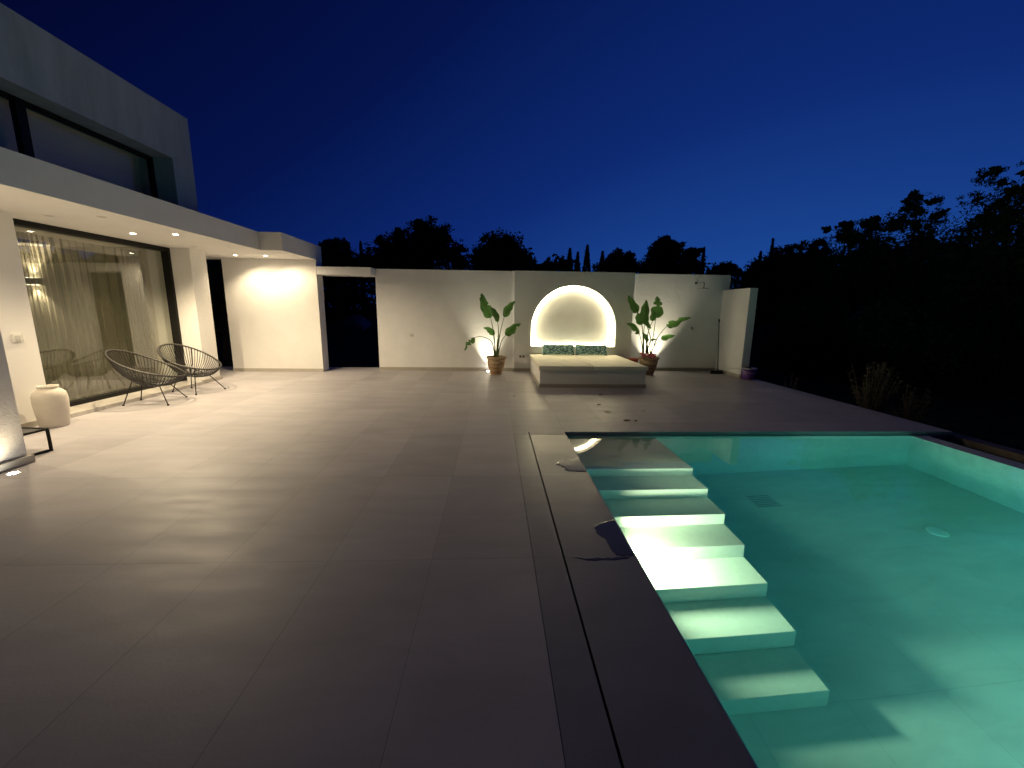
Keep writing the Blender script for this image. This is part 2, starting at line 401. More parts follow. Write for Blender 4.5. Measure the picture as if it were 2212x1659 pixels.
box(bm, -6.20, -6.07, 4.6, 8.129, SZ-.075, SZ-.003); box(bm, -6.20, -6.07, 4.6, 8.129, .056, .115); box(bm, -6.20, -6.07, 8.075, 8.129, .115, SZ-.075); box(bm, -6.20, -6.07, 4.6, 4.66, .115, SZ-.075)
wf = hobj('picture_window', bm, M_black)
sub('glass_pane', B(-6.188, -6.180, 4.66, 8.075, .115, SZ-.075), M_glass, wf)
# interior room behind the picture window
bm = nb()
M_int = mat('interior_plaster', (.55, .52, .44), .9)
box(bm, -10.7, -10.6, 3.0, 8.2, 0, SZ-.003); box(bm, -10.6, -6.5, 2.9, 3.0, 0, SZ-.003); box(bm, -10.6, -6.35, 8.2, 8.3, 0, SZ-.003)
hobj('interior_wall', bm, M_int)
hobj('interior_floor', B(-10.6, -6.335, 3.0, 8.129, -.02, .05), mat('interior_tile', (.35, .33, .3), .4))
# curtain
m = bpy.data.materials.new('sheer_fabric'); m.use_nodes = True; t = m.node_tree; ln = t.links.new
for n_ in list(t.nodes): t.nodes.remove(n_)
o_ = t.nodes.new('ShaderNodeOutputMaterial'); tr = t.nodes.new('ShaderNodeBsdfTransparent'); df = t.nodes.new('ShaderNodeBsdfDiffuse'); tl = t.nodes.new('ShaderNodeBsdfTranslucent')
df.inputs[0].default_value = (.24, .23, .17, 1); tl.inputs[0].default_value = (.42, .40, .30, 1)
m1 = t.nodes.new('ShaderNodeMixShader'); m1.inputs[0].default_value = .45; ln(df.outputs[0], m1.inputs[1]); ln(tl.outputs[0], m1.inputs[2])
lw = t.nodes.new('ShaderNodeLayerWeight'); lw.inputs[0].default_value = .45
mm = t.nodes.new('ShaderNodeMapRange'); mm.inputs[3].default_value = .30; mm.inputs[4].default_value = .80; ln(lw.outputs['Facing'], mm.inputs[0])
m2 = t.nodes.new('ShaderNodeMixShader'); ln(mm.outputs[0], m2.inputs[0]); ln(tr.outputs[0], m2.inputs[1]); ln(m1.outputs[0], m2.inputs[2]); ln(m2.outputs[0], o_.inputs[0])
M_sheer = m
rnd = random.Random(3)
bm = nb(); y = 4.55; prev = None; ph = 0
cols = []
while y < 8.02:
    amp = .048+.026*math.sin(y*5.1)+.018*math.sin(y*13.7)
    cols.append((-6.52+amp*math.sin(ph), y)); ph += .62+.25*math.sin(y*3.3); y += .011+.004*math.sin(y*7)
rows = [.06, .5, 1.2, 1.9, 2.38, 2.47]
vv = []
for x, y in cols:
    vv.append([bm.verts.new((-6.52+(x+6.52)*(1.0 if z < 2.3 else .7)+.01*math.sin(y*2+z), y+.02*math.sin(z*1.3+y*4), z)) for z in rows])
for a, b_ in zip(vv[:-1], vv[1:]):
    for i in range(len(rows)-1): bm.faces.new((a[i], b_[i], b_[i+1], a[i+1]))
tag(obj('curtain', bm, M_sheer, smooth=True), 'olive sheer pleated curtain hanging behind the big ground floor window', 'curtain')
def sconce(X_, label):
    s_ = thing('wall_sconce', label, 'wall lamp', (X_, 8.195, 1.92), -PI/2, 'lit sconces seen through the curtain')
    obj('lamp_body', B(.0, .11, -.14, .14, -.06, .06, bev=.006), mat('sconce_body', (.03, .025, .02), .5), s_)
    obj('lamp_glow', B(.02, .09, -.10, .10, .061, .066), mat('sconce_glow', (1, .9, .6), .5, emit=((1, .82, .5), 40)), s_)
    obj('lamp_glow', B(.02, .09, -.10, .10, -.066, -.061), mat('sconce_glow'), s_)
    lamp('sconce_light', 'SPOT', (.08, 0, .09), 70, (1, .80, .5), s_, aim=(-.12, 0, 1), spot_size=R(95), spot_blend=.6, shadow_soft_size=.03)
    lamp('sconce_light', 'SPOT', (.08, 0, -.09), 70, (1, .80, .5), s_, aim=(-.12, 0, -1), spot_size=R(95), spot_blend=.6, shadow_soft_size=.03)
sconce(-8.65, 'lit up and down wall sconce behind the curtain, right hand one')
sconce(-9.42, 'lit up and down wall sconce behind the curtain, left hand one by the window corner')

# terrace column
col = hobj('column', B(-4.92, -4.47, 3.42, 3.872, .001, SZ-.002), M_rough)
sub('column_skirting', B(-4.945, -4.43, 3.395, 3.895, 0, .072, bev=.003), M_skirt, col)

# garden wall
gw = thing('garden_wall', 'long white rendered garden wall closing the terrace at the back', 'wall', (0, 10, 0))
def gobj(name, bm, m, smooth=False):
    for v in bm.verts: v.co -= Vector((0, 10, 0))
    return obj(name, bm, m, gw, smooth)
M_wall = mat('wall_render', (.80, .80, .80), .88, spec=.2, bump=(26, .005, 6), noise=(1.6, .06))
gobj('wall', B(-2.83, .478, 10.0, 10.25, 0, 2.42), M_wall)
gobj('door_lintel', B(-4.045, -2.832, 9.655, 10.2, 2.245, 2.418), M_wall)
gobj('wall', B(3.402, 5.92, 10.17, 10.40, 0, 2.425), M_wall)
gobj('skirting', B(-2.835, .47, 9.985, 10.0, 0, .075), M_skirt)
gobj('skirting', B(.465, .905, 9.9, 9.918, 0, .075), M_skirt)
gobj('skirting', B(3.0, 3.407, 9.9, 9.918, 0, .075), M_skirt)
gobj('skirting', B(3.41, 5.74, 10.15, 10.168, 0, .075), M_skirt)
# feature panel with arch niche
AX, AR, AZ0, AZC = 1.953, 1.047, .625, 1.053
YF, YN = 9.92, 10.15
def arch(cx, r_, z0, zc, n=48):
    p = [(cx-r_, z0), ]
    p += [(cx-r_*math.cos(PI*i/n), zc+r_*math.sin(PI*i/n)) for i in range(n+1)]
    p += [(cx+r_, z0)]
    return p
A_out = arch(AX, AR, AZ0, AZC); A_in = arch(AX, AR-.085, AZ0+.045, AZC)
bm = nb()
rect = [(.48, 0), (3.40, 0), (3.40, 2.425), (.48, 2.425)]
rv = [bm.verts.new((x, YF, z)) for x, z in rect]; av = [bm.verts.new((x, YF, z)) for x, z in A_out]
es = [bm.edges.new((rv[i], rv[(i+1) % 4])) for i in range(4)] + [bm.edges.new((av[i], av[(i+1) % len(av)])) for i in range(len(av))]
bmesh.ops.triangle_fill(bm, use_beauty=True, edges=es)
bv = [bm.verts.new((x, YN, z)) for x, z in A_out]
for i in range(len(av)):
    j = (i+1) % len(av); bm.faces.new((av[i], av[j], bv[j], bv[i]))
bm.faces.new(bv)
rb = [bm.verts.new((x, 10.40, z)) for x, z in rect]
for i in range(4):
    j = (i+1) % 4; bm.faces.new((rv[i], rv[j], rb[j], rb[i]))
bm.faces.new(rb)
gobj('niche_panel', bm, M_wall)
bm = nb(); y0, y1 = YN-.022, YN-.001
n_ = len(A_out)
rings = [[bm.verts.new((x, y, z)) for x, z in A] for A, y in ((A_out, y1), (A_out, y0), (A_in, y0), (A_in, y1))]
shr = 0.004
for k_ in (0, 1):
    for v in rings[k_]:
        v.co.x = AX+(v.co.x-AX)*(1-shr/AR); v.co.z = v.co.z-(shr if v.co.z > AZC else 0)+(shr if v.co.z < AZ0+.01 else 0)
for a, b_ in zip(rings[:-1], rings[1:]):
    for i in range(n_):
        j = (i+1) % n_; bm.faces.new((a[i], a[j], b_[j], b_[i]))
gobj('arch_light_strip', bm, mat('led_strip', (1, .95, .8), .5, emit=((1.0, .86, .52), E_ARCH)))

sw = thing('shower_wall', 'short white side wall standing at right angles beside the outdoor shower', 'wall', (5.84, 9.6, 0))
obj('wall', B(-.09, .09, -.545, .57, 0, 2.055), M_wall, sw)
obj('skirting', B(-.105, -.09, -.56, .55, 0, .075), M_skirt, sw)

# ------------------------------------------------------------------ lamps
def downlight(x, y, lit, label, k=1.0, aim=(.30, .05, -1), size=146):
    d = thing('recessed_downlight', label, 'ceiling lamp', (x, y, SZ), 0, 'recessed downlights in the porch ceiling')
    bm = nb(); lathe(bm, [(.050, -.0005), (.050, -.004), (.040, -.006), (.034, -.003), (.034, -.0006)], 24)
    obj('trim_ring', bm, mat('downlight_trim', (.75, .73, .7), .4), d)
    bm = nb(); lathe(bm, [(.033, -.002), (.033, -.0035), (.001, -.004)], 20)
    obj('lens', bm, mat('lit_lens', (1, 1, 1), .4, emit=((1, .9, .7), 60)) if lit else mat('unlit_lens', (.35, .32, .28), .3), d)
    if lit:
        lamp('spot_light', 'SPOT', (0, 0, -.015), P_DOWN*k, WARM, d, aim=aim, spot_size=R(size), spot_blend=.55, shadow_soft_size=.012)
DX = (-5.45, -4.83)
seen = {(0, 6.62): 'lit downlight above the right side of the big window, nearer the house', (1, 6.62): 'lit downlight above the right side of the big window, nearer the roof edge',
        (0, 9.06): 'lit downlight just before the end wall, nearer the house', (1, 9.06): 'lit downlight just before the end wall, nearer the roof edge',
        (0, 5.46): 'unlit downlight above the left end of the window, nearer the house', (1, 5.46): 'unlit downlight above the left end of the window, nearer the roof edge',
        (0, 7.88): 'unlit downlight above the right jamb of the window, nearer the house', (1, 7.88): 'unlit downlight above the right jamb of the window, nearer the roof edge'}
for j, y in enumerate((6.62, 9.06)):
    for i in (0, 1): downlight(DX[i], y, True, seen[(i, y)], (1.0, .26)[j])
for j, y in enumerate((5.46, 7.88)):
    for i in (0, 1): downlight(DX[i], y, False, seen[(i, y)])
for y in (4.2,):
    for i in (0, 1): downlight(DX[i], y, True, 'lit downlight %s the column, nearer the %s' % ('level with' if y > 3 else 'on the viewer side of', 'roof edge' if i else 'house'), .30, (0, .05, -1), 104)

def uplight(x, y, power, label, tilt, blend=.5, size=70, col=(1, .88, .62)):
    d = thing('ground_spotlight', label, 'ground lamp', (x, y, 0), 0, 'recessed ground spotlights')
    bm = nb(); lathe(bm, [(.05, .0), (.05, .003), (.042, .006), (.034, .004), (.034, .002)], 24)
    obj('trim_ring', bm, mat('steel_trim', (.6, .6, .6), .3, 1), d)
    bm = nb(); lathe(bm, [(.033, .002), (.033, .0045), (.001, .006)], 20)
    obj('lens', bm, mat('uplight_lens', (1, 1, 1), .3, emit=((1, .97, .85), 60)), d)
    lamp('spot_light', 'SPOT', (0, 0, .02), power, col, d, aim=tilt, spot_size=R(size), spot_blend=blend, shadow_soft_size=.03)
uplight(-.15, 9.86, P_UP, 'small lit ground spotlight at the wall foot left of the left planter', (0, .06, 1), 1, 72)
uplight(3.97, 9.92, P_UP*1.2, 'small lit ground spotlight at the wall foot right of the flowering planter', (.04, .07, 1), 1, 80)
uplight(-4.31, 3.60, P_COL, 'small lit ground spotlight at the foot of the terrace column', (-.22, 0, 1), 1, 120, (1, .80, .50))

# ------------------------------------------------------------------ wall fittings
M_plastic = mat('white_plastic', (.75, .74, .70), .4)
M_hole = mat('dark_hole', (.03, .03, .03), .6)
s_ = thing('wall_socket', 'small square white socket alone on the long back wall', 'socket', (-2.03, 10.0, .87))
obj('cover_plate', B(-.045, .045, -.014, -.001, -.045, .045, bev=.004), M_plastic, s_)
bm = nb(); box(bm, -.028, .028, -.020, -.015, -.03, .012, bev=.002); obj('flap', bm, mat('socket_flap', (.55, .54, .52), .4), s_)
s_ = thing('double_socket', 'double white socket plate on the wall left of the daybed', 'socket', (.69, 9.92, .372))
obj('cover_plate', B(-.09, .155, -.012, -.001, -.045, .045, bev=.004), M_plastic, s_)
for dx in (-.045, .035):
    bm = nb(); lathe(bm, [(.026, 0), (.026, .003), (.001, .003)], 20)
    bmesh.ops.rotate(bm, verts=bm.verts, cent=(0, 0, 0), matrix=Matrix.Rotation(PI/2, 3, 'X')); bmesh.ops.translate(bm, verts=bm.verts, vec=(dx, -.0125, 0))
    obj('socket_well', bm, mat('socket_grey', (.08, .08, .08), .5), s_)
s_ = thing('wall_switch', 'rounded square intercom switch on the wall left of the big window', 'switch', (-5.72, 5.1, 1.10))
obj('cover_plate', B(.001, .014, -.052, .052, -.052, .052, bev=.012), M_plastic, s_)
obj('button', B(.0145, .019, -.026, .026, -.026, .026, bev=.004), mat('switch_button', (.6, .58, .54), .4), s_)

# ------------------------------------------------------------------ daybed
db = thing('daybed', 'low white built daybed with two pale pads under the glowing arch', 'daybed', (1.96, 8.83, 0))
obj('base', B(-1.06, 1.06, -1.03, 1.075, .001, .35, bev=.004), M_plaster, db)
obj('skirting', B(-1.072, 1.072, -1.042, -1.030, 0, .07), M_skirt, db)
obj('skirting', B(-1.072, -1.06, -1.030, 1.07, 0, .07), M_skirt, db)
M_pad = mat('pad_fabric', (.78, .74, .62), .8, bump=(90, .001), noise=(3, .04))
obj('pad', B(-1.09, -.004, -1.08, 1.08, .352, .432, bev=.018), M_pad, db)
obj('pad', B(.004, 1.09, -1.08, 1.08, .352, .430, bev=.018), M_pad, db)
# cushions
m = bpy.data.materials.new('cushion_fabric'); m.use_nodes = True; t = m.node_tree; ln = t.links.new; b = t.nodes['Principled BSDF']; b.inputs['Roughness'].default_value = .8
tcn = t.nodes.new('ShaderNodeTexCoord'); mp = t.nodes.new('ShaderNodeMapping'); mp.inputs['Scale'].default_value = (9, 9, 30); ln(tcn.outputs['Object'], mp.inputs[0])
vo = t.nodes.new('ShaderNodeTexVoronoi'); vo.feature = 'DISTANCE_TO_EDGE'; vo.inputs['Scale'].default_value = 1.4; ln(mp.outputs[0], vo.inputs['Vector'])
rp = t.nodes.new('ShaderNodeValToRGB'); rp.color_ramp.elements[0].color = (.01, .05, .05, 1); rp.color_ramp.elements[1].color = (.55, .82, .82, 1); rp.color_ramp.elements[1].position = .16
q = rp.color_ramp.elements.new(.07); q.color = (.10, .27, .28, 1)
ln(vo.outputs['Distance'], rp.inputs[0])
nz = t.nodes.new('ShaderNodeTexNoise'); nz.inputs['Scale'].default_value = 14; nz.inputs['Distortion'].default_value = 2; ln(tcn.outputs['Object'], nz.inputs['Vector'])
r3 = t.nodes.new('ShaderNodeValToRGB'); r3.color_ramp.elements[0].position = .42; r3.color_ramp.elements[0].color = (.25, .35, .35, 1); r3.color_ramp.elements[1].position = .55; r3.color_ramp.elements[1].color = (1, 1, 1, 1); ln(nz.outputs[0], r3.inputs[0])
mx = t.nodes.new('ShaderNodeMix'); mx.data_type = 'RGBA'; mx.blend_type = 'MULTIPLY'; mx.inputs[0].default_value = 1; ln(rp.outputs[0], mx.inputs[6]); ln(r3.outputs[0], mx.inputs[7]); ln(mx.outputs[2], b.inputs['Base Color'])
M_cush = m
def cushion(x, y, rz, label, tilt=R(-62), seed=0):
    bm = nb(); nx, ny = 22, 12; W_, H_ = .39, .135; g = {}
    for s__ in (1, -1):
        for i in range(nx+1):
            for j in range(ny+1):
                u = -1+2*i/nx; v = -1+2*j/ny
                if s__ == -1 and (abs(u) == 1 or abs(v) == 1): g[-1, i, j] = g[1, i, j]; continue
                th = .055*((1-u**4)*(1-v**4))**.5 + .003*math.sin(9*u+seed)*(1-u*u)*(1-v*v)
                px_ = W_*u*(1-.05*(1-v*v)*0-.04*abs(u)**3*(1-abs(v))); pz_ = H_*v*(1-.10*(1-abs(u)**2)*abs(v)*.5+.10*abs(u)**6)
                g[s__, i, j] = bm.verts.new((px_, s__*th, pz_))
        for i in range(nx):
            for j in range(ny):
                f = [g[s__, i, j], g[s__, i+1, j], g[s__, i+1, j+1], g[s__, i, j+1]]
                bm.faces.new(f if s__ == 1 else f[::-1])
    o = tag(obj('cushion', bm, M_cush, smooth=True), label, 'cushion', 'teal cushions on the daybed')
    o.location = (x, y, .432+.135*math.cos(R(25))+.012); o.rotation_euler = (R(-25), 0, rz)
    return o
cushion(1.56, 9.76, R(1), 'teal patterned oblong cushion, left one of two at the head of the daybed', seed=1)
cushion(2.37, 9.76, R(-2), 'teal patterned oblong cushion, right one of two at the head of the daybed', seed=4)

# ------------------------------------------------------------------ planters and plants
def clay_mat(name, c1, c2):
    m = mat(name, c1, .8, bump=(40, .003)); t = m.node_tree; ln = t.links.new; b = t.nodes['Principled BSDF']
    tcn = t.nodes.new('ShaderNodeTexCoord'); n = t.nodes.new('ShaderNodeTexNoise'); mp = t.nodes.new('ShaderNodeMapping'); mp.inputs['Scale'].default_value = (3, 3, 14)
    ln(tcn.outputs['Object'], mp.inputs[0]); ln(mp.outputs[0], n.inputs['Vector']); n.inputs['Detail'].default_value = 6; n.inputs['Scale'].default_value = 1.2
    r_ = t.nodes.new('ShaderNodeValToRGB'); r_.color_ramp.elements[0].position = .4; r_.color_ramp.elements[1].position = .62
    r_.color_ramp.elements[0].color = (*c1, 1); r_.color_ramp.elements[1].color = (*c2, 1); ln(n.outputs[0], r_.inputs[0]); ln(r_.outputs[0], b.inputs['Base Color'])
    return m
M_clay = clay_mat('weathered_clay', (.30, .17, .09), (.52, .40, .25))
M_soil = mat('potting_soil', (.06, .045, .03), .95, bump=(60, .02), noise=(30, .5))
def planter(x, y, s_, label):
    p = thing('flower_pot', label, 'flower pot', (x, y, 0), 0, 'big clay planters by the back wall')
    H_ = .43*s_
    prof = [(.125*s_, .0), (.13*s_, .01), (.175*s_, .14*s_), (.190*s_, .20*s_), (.194*s_, .205*s_), (.192*s_, .222*s_), (.205*s_, .28*s_), (.213*s_, .285*s_), (.210*s_, .30*s_), (.217*s_, .37*s_), (.235*s_, .378*s_), (.242*s_, .40*s_), (.235*s_, .425*s_), (.215*s_, .43*s_), (.205*s_, .41*s_), (.2*s_, .385*s_)]
    obj('pot_body', lathe(nb(), prof, 40, wob=.006), M_clay, p, True)
    bm = nb(); lathe(bm, [(.2*s_, .37*s_), (.15*s_, .395*s_), (.06*s_, .405*s_), (.001, .41*s_)], 24, wob=.03, seed=2)
    obj('soil', bm, M_soil, p, True)
    return p
planter(.045, 9.42, 1.0, 'weathered clay planter left of the daybed holding a tall broad leaved plant')
planter(3.72, 9.50, 1.0, 'weathered clay planter right of the daybed with pink flowers round its rim')

def blade(bm, mid, W_, side, notches, seed, fold=.25, curl=0.0):
    """leaf blade round a midrib; side = unit vector across the leaf"""
    rnd = random.Random(seed); n = len(mid)-1; rows = []
    for i, p in enumerate(mid):
        u = i/n
        wd = W_*(math.sin(PI*min(1, u**.72))**.62 if 0 < u < 1 else 0.0)*(1.05-.35*u)
        wd = max(wd, .002)
        d = (mid[min(i+1, n)]-mid[max(i-1, 0)]).normalized()
        sd = (side-d*side.dot(d)).normalized(); nr = d.cross(sd)
        lft = wd*(1+.10*math.sin(u*17+seed)); rgt_ = wd*(1+.10*math.cos(u*15+seed*2))
        for (a, b_, sgn, k) in notches:
            if abs(u-a) < b_:
                if sgn > 0: rgt_ *= k
                else: lft *= k
        rows.append([bm.verts.new(p-sd*lft*f_+nr*(fold*lft*f_**1.3+curl*lft*f_*f_*math.sin(9*u+seed))) for f_ in (1, .6, .25)] + [bm.verts.new(p)] +
                    [bm.verts.new(p+sd*rgt_*f_+nr*(fold*rgt_*f_**1.3+curl*rgt_*f_*f_*math.sin(8*u+seed+2))) for f_ in (.25, .6, 1)])
    for a, b_ in zip(rows[:-1], rows[1:]):
        for j in range(6): bm.faces.new((a[j], a[j+1], b_[j+1], b_[j]))
    return bm
def plant(name, label, base, crop, leaves):
    """leaves: dict(stalk=[...crop px], blade=[...crop px], w, dy, notch, ang)"""
    x0, y0, s__, pr = crop
    P = thing(name, label, 'potted plant', base, 0, 'bird of paradise plants in the planters')
    bx, by, bz = base
    def wpt(q, yv): return at((x0+q[0]/s__)/1.8228, (y0+q[1]/s__)/1.8228, 1, yv)
    for k, lf in enumerate(leaves):
        dy = lf.get('dy', 0); ns = len(lf['stalk'])
        st = []
        for i, q in enumerate(lf['stalk']):
            f = i/(ns-1); st.append(wpt(q, by+dy*f+lf.get('y0', 0)))
        e_y = by+dy+lf.get('y0', 0)
        mids = [st[-1]]+[wpt(q, e_y+dy*.5*(i+1)/len(lf['blade'])) for i, q in enumerate(lf['blade'])]
        g0 = Vector((st[0].x, st[0].y, bz-.04)); st = [g0]+st
        off = Vector(base)
        sm = [p-off for p in bez(st, 16)]; mm_ = [p-off for p in bez(mids, 22)]
        lo_ = obj('leaf', nb(), M_bop, P)
        bm = nb()
        ang = lf.get('ang', 0); d = (mm_[-1]-mm_[0]).normalized()
        side = Vector((d.z, 0, -d.x)).normalized(); side = (Matrix.Rotation(ang, 3, d) @ side)
        blade(bm, mm_, lf['w'], side, lf.get('notch', []), k+pr, lf.get('fold', .25), lf.get('curl', .12))
        me = lo_.data; bm.to_mesh(me); bm.free()
        for p in me.polygons: p.use_smooth = True
        bm = nb(); r0 = lf.get('r', .010)
        nn = len(sm); tube(bm, sm, [r0*1.6*(1-i/nn)+r0*.45 for i in range(nn)], 8)
        mr_ = mm_[:-1]; tube(bm, [p+Vector((0, -.004, 0)) for p in mr_], [r0*.42*(1-i/len(mr_))+.0012 for i in range(len(mr_))], 6)
        obj('leaf_stalk', bm, M_stalk, lo_, True)
    return P
c1 = (1780, 1100, 3.95, 0)
plant('broad_leaved_plant', 'tall broad leaved plant with a torn drooping leaf in the left planter', (.045, 9.42, .40), c1, [
    dict(stalk=[(678, 1175), (640, 800), (600, 600)], blade=[(545, 470), (490, 330), (458, 212)], w=.135, dy=.05, ang=.35, fold=.35, notch=[(.48, .03, 1, .45), (.85, .03, -1, .6)]),
    dict(stalk=[(700, 1175), (722, 850), (712, 665)], blade=[(680, 560), (645, 490), (600, 430)], w=.075, dy=-.08, ang=-.2),
    dict(stalk=[(705, 1170), (745, 850), (808, 590)], blade=[(850, 470), (910, 390), (985, 335)], w=.105, dy=.03, ang=-.5, fold=.5),
    dict(stalk=[(718, 1165), (765, 970), (830, 870)], blade=[(900, 790), (980, 725), (1068, 690)], w=.115, dy=.05, ang=-.5, fold=.45, notch=[(.72, .05, 1, .4)]),
    dict(stalk=[(668, 1165), (660, 980), (655, 868)], blade=[(620, 815), (560, 770), (485, 750)], w=.085, dy=.03, ang=.5),
    dict(stalk=[(655, 1170), (625, 990), (540, 915), (430, 888), (352, 905)], blade=[(290, 950), (230, 1010), (190, 1112)], w=.085, dy=-.02, ang=.6, fold=.5, curl=.3, notch=[(.3, .04, 1, .1), (.5, .03, 1, .15), (.42, .03, -1, .3), (.7, .03, -1, .3), (.8, .03, 1, .3)], r=.008),
    dict(stalk=[(690, 1175), (700, 1000), (716, 900)], blade=[(722, 880), (726, 850)], w=.02, dy=.02, ang=0),
])
c2 = (2400, 1100, 3.95, 20)
plant('broad_leaved_plant', 'tall broad leaved plant with glossy split leaves in the flowering right planter', (3.72, 9.50, .40), c2, [
    dict(stalk=[(520, 1170), (520, 850), (490, 650), (440, 520)], blade=[(400, 430), (345, 330), (288, 248)], w=.12, dy=.02, ang=.3, fold=.3),
    dict(stalk=[(535, 1170), (533, 850), (545, 700)], blade=[(552, 570), (566, 440), (572, 318)], w=.135, dy=-.06, ang=.1, fold=.3),
    dict(stalk=[(525, 1170), (520, 850), (505, 705)], blade=[(475, 640), (450, 570), (440, 515)], w=.105, dy=.04, ang=.3),
    dict(stalk=[(560, 1165), (640, 950), (600, 780), (562, 650)], blade=[(590, 700), (620, 740), (648, 765)], w=.055, dy=.02, ang=.4),
    dict(stalk=[(515, 1170), (500, 990), (465, 850)], blade=[(420, 780), (350, 710), (268, 688)], w=.085, dy=-.05, ang=.3, fold=.4, notch=[(.25, .05, -1, .5)]),
    dict(stalk=[(545, 1165), (600, 1120), (590, 955)], blade=[(570, 900), (540, 860), (505, 830)], w=.055, dy=.03, ang=0),
    dict(stalk=[(630, 1165), (680, 880), (720, 600)], blade=[(745, 500), (755, 380), (738, 258)], w=.155, dy=.03, ang=-.1, fold=.3, notch=[(.56, .025, 1, .35), (.60, .03, -1, .3), (.80, .03, -1, .55), (.76, .02, 1, .5)]),
    dict(stalk=[(560, 1165), (600, 830), (670, 650)], blade=[(680, 590), (690, 540), (700, 480)], w=.085, dy=-.03, ang=.1),
    dict(stalk=[(645, 1165), (720, 960), (800, 830), (890, 728)], blade=[(990, 680), (1110, 620), (1275, 590)], w=.105, dy=.02, ang=-.6, fold=.5, notch=[(.16, .03, -1, .3), (.50, .04, -1, .3), (.56, .06, -1, .45)]),
    dict(stalk=[(650, 1160), (700, 1030), (808, 937)], blade=[(870, 900), (950, 880), (1024, 872)], w=.075, dy=.02, ang=-.5, fold=.4),
    dict(stalk=[(600, 1165), (580, 1050), (645, 950)], blade=[(690, 935), (738, 932)], w=.03, dy=0, ang=0),
    dict(stalk=[(610, 1165), (590, 1060), (565, 980)], blade=[(600, 940), (590, 900)], w=.03, dy=0, ang=0),
])
# pink flowers
M_pink = leaf_mat('pink_petal', (.85, .33, .42), .4, .5, .4, 30)
def flowers(name, label, cx, cy, cz, n, spr, seed):
    F = thing(name, label, 'flowers', (cx, cy, cz))
    rnd = random.Random(seed)
    for i in range(n):
        px_, py_, pz_ = rnd.uniform(-spr[0], spr[0]), rnd.uniform(-spr[1], spr[1]), rnd.uniform(0, spr[2])
        bm = nb(); r_ = rnd.uniform(.032, .048)
        for k in range(9):
            a = k*2.4; el = R(20+k*7); d = Vector((math.cos(a)*math.cos(el), math.sin(a)*math.cos(el), math.sin(el)))
            sd = d.cross(Vector((0, 0, 1))).normalized(); q = Vector((px_, py_, pz_))
            vs = [bm.verts.new(v) for v in (q, q+d*r_*.7+sd*r_*.5, q+d*r_*1.1+Vector((0, 0, .004)), q+d*r_*.7-sd*r_*.5)]
            bm.faces.new(vs)
        obj('blossom', bm, M_pink, F)
    bm = nb()
    for i in range(n*3):
        q = Vector((rnd.uniform(-spr[0], spr[0])*1.1, rnd.uniform(-spr[1], spr[1]), rnd.uniform(-.03, spr[2]*.6))); a = rnd.uniform(0, 6.28)
        d = Vector((math.cos(a), math.sin(a), rnd.uniform(-.3, .8))).normalized()*.03; sd = d.cross(Vector((0, 0, 1))).normalized()*.012
        bm.faces.new([bm.verts.new(v) for v in (q, q+d*.5+sd, q+d, q+d*.5-sd)])
    obj('foliage', bm, M_bop, F)
flowers('pink_flowers', 'clump of small pink flowers at the left rim of the right planter', 3.56, 9.32, .415, 20, (.10, .05, .09), 1)
flowers('pink_flowers', 'clump of small pink flowers at the middle of the right planter rim', 3.75, 9.31, .41, 14, (.06, .04, .09), 5)
# small succulents at the rims
def rosette(x, y, z, label, seed):
    rnd = random.Random(seed); bm = nb()
    for i in range(16):
        a = i*2.4; el = R(15+i*4); d = Vector((math.cos(a)*math.cos(el), math.sin(a)*math.cos(el), math.sin(el)))*rnd.uniform(.04, .07); sd = d.cross(Vector((0, 0, 1))).normalized()*.010
        q = Vector((0, 0, .0)); bm.faces.new([bm.verts.new(v) for v in (q, q+d*.5+sd, q+d, q+d*.5-sd)])
    o = tag(obj('succulent', bm, M_bop), label, 'small plant'); o.location = (x, y, z)
rosette(.18, 9.36, .40, 'small succulent at the right rim of the left planter', 2)
rosette(3.90, 9.38, .40, 'small dark succulent at the right rim of the right planter', 3)
rp_ = thing('small_flower_pot', 'small red clay pot half hidden between the daybed and the right planter', 'flower pot', (3.40, 9.66, 0))
obj('pot_body', lathe(nb(), [(.08, 0), (.10, .2), (.12, .33), (.13, .335), (.13, .37), (.11, .375), (.10, .35)], 28), mat('red_clay', (.42, .10, .05), .7), rp_, True)
obj('soil', lathe(nb(), [(.105, .34), (.001, .35)], 20), M_soil, rp_)

# ------------------------------------------------------------------ shower, broom, bucket
M_chrome = mat('chrome', (.55, .55, .55), .15, 1)
sh = thing('outdoor_shower', 'chrome wall shower arm with thin flat rose on the right back wall', 'shower', (5.04, 10.17, 2.215))
bm = nb(); lathe(bm, [(.032, 0), (.032, .012), (.014, .016)], 20); bmesh.ops.rotate(bm, verts=bm.verts, cent=(0, 0, 0), matrix=Matrix.Rotation(PI/2, 3, 'X')); obj('wall_flange', bm, M_chrome, sh, True)
bm = nb(); tube(bm, bez([(0, 0, 0), (.01, -.2, .0), (.02, -.33, -.004), (.022, -.365, -.03), (.022, -.365, -.13)], 20), .010, 10); obj('shower_arm', bm, M_chrome, sh, True)
bm = nb(); lathe(bm, [(.02, .02), (.022, .006), (.125, .002), (.125, -.006), (.001, -.006)], 36, (.022, -.365, -.145)); obj('shower_rose', bm, M_chrome, sh)
sv = thing('shower_valve', 'small round chrome shower tap low on the right back wall', 'tap', (5.03, 10.17, 1.09))
bm = nb(); lathe(bm, [(.042, 0), (.042, .01), (.025, .014), (.025, .045), (.001, .047)], 24); bmesh.ops.rotate(bm, verts=bm.verts, cent=(0, 0, 0), matrix=Matrix.Rotation(PI/2, 3, 'X')); obj('tap_body', bm, M_chrome, sv, True)
bm = nb(); tube(bm, [(0, -.04, 0), (.0, -.05, -.05)], .006, 8); obj('tap_lever', bm, M_chrome, sv)
br = thing('broom', 'black headed floor broom leaning in the corner by the shower wall', 'broom', (5.53, 9.68, 0))
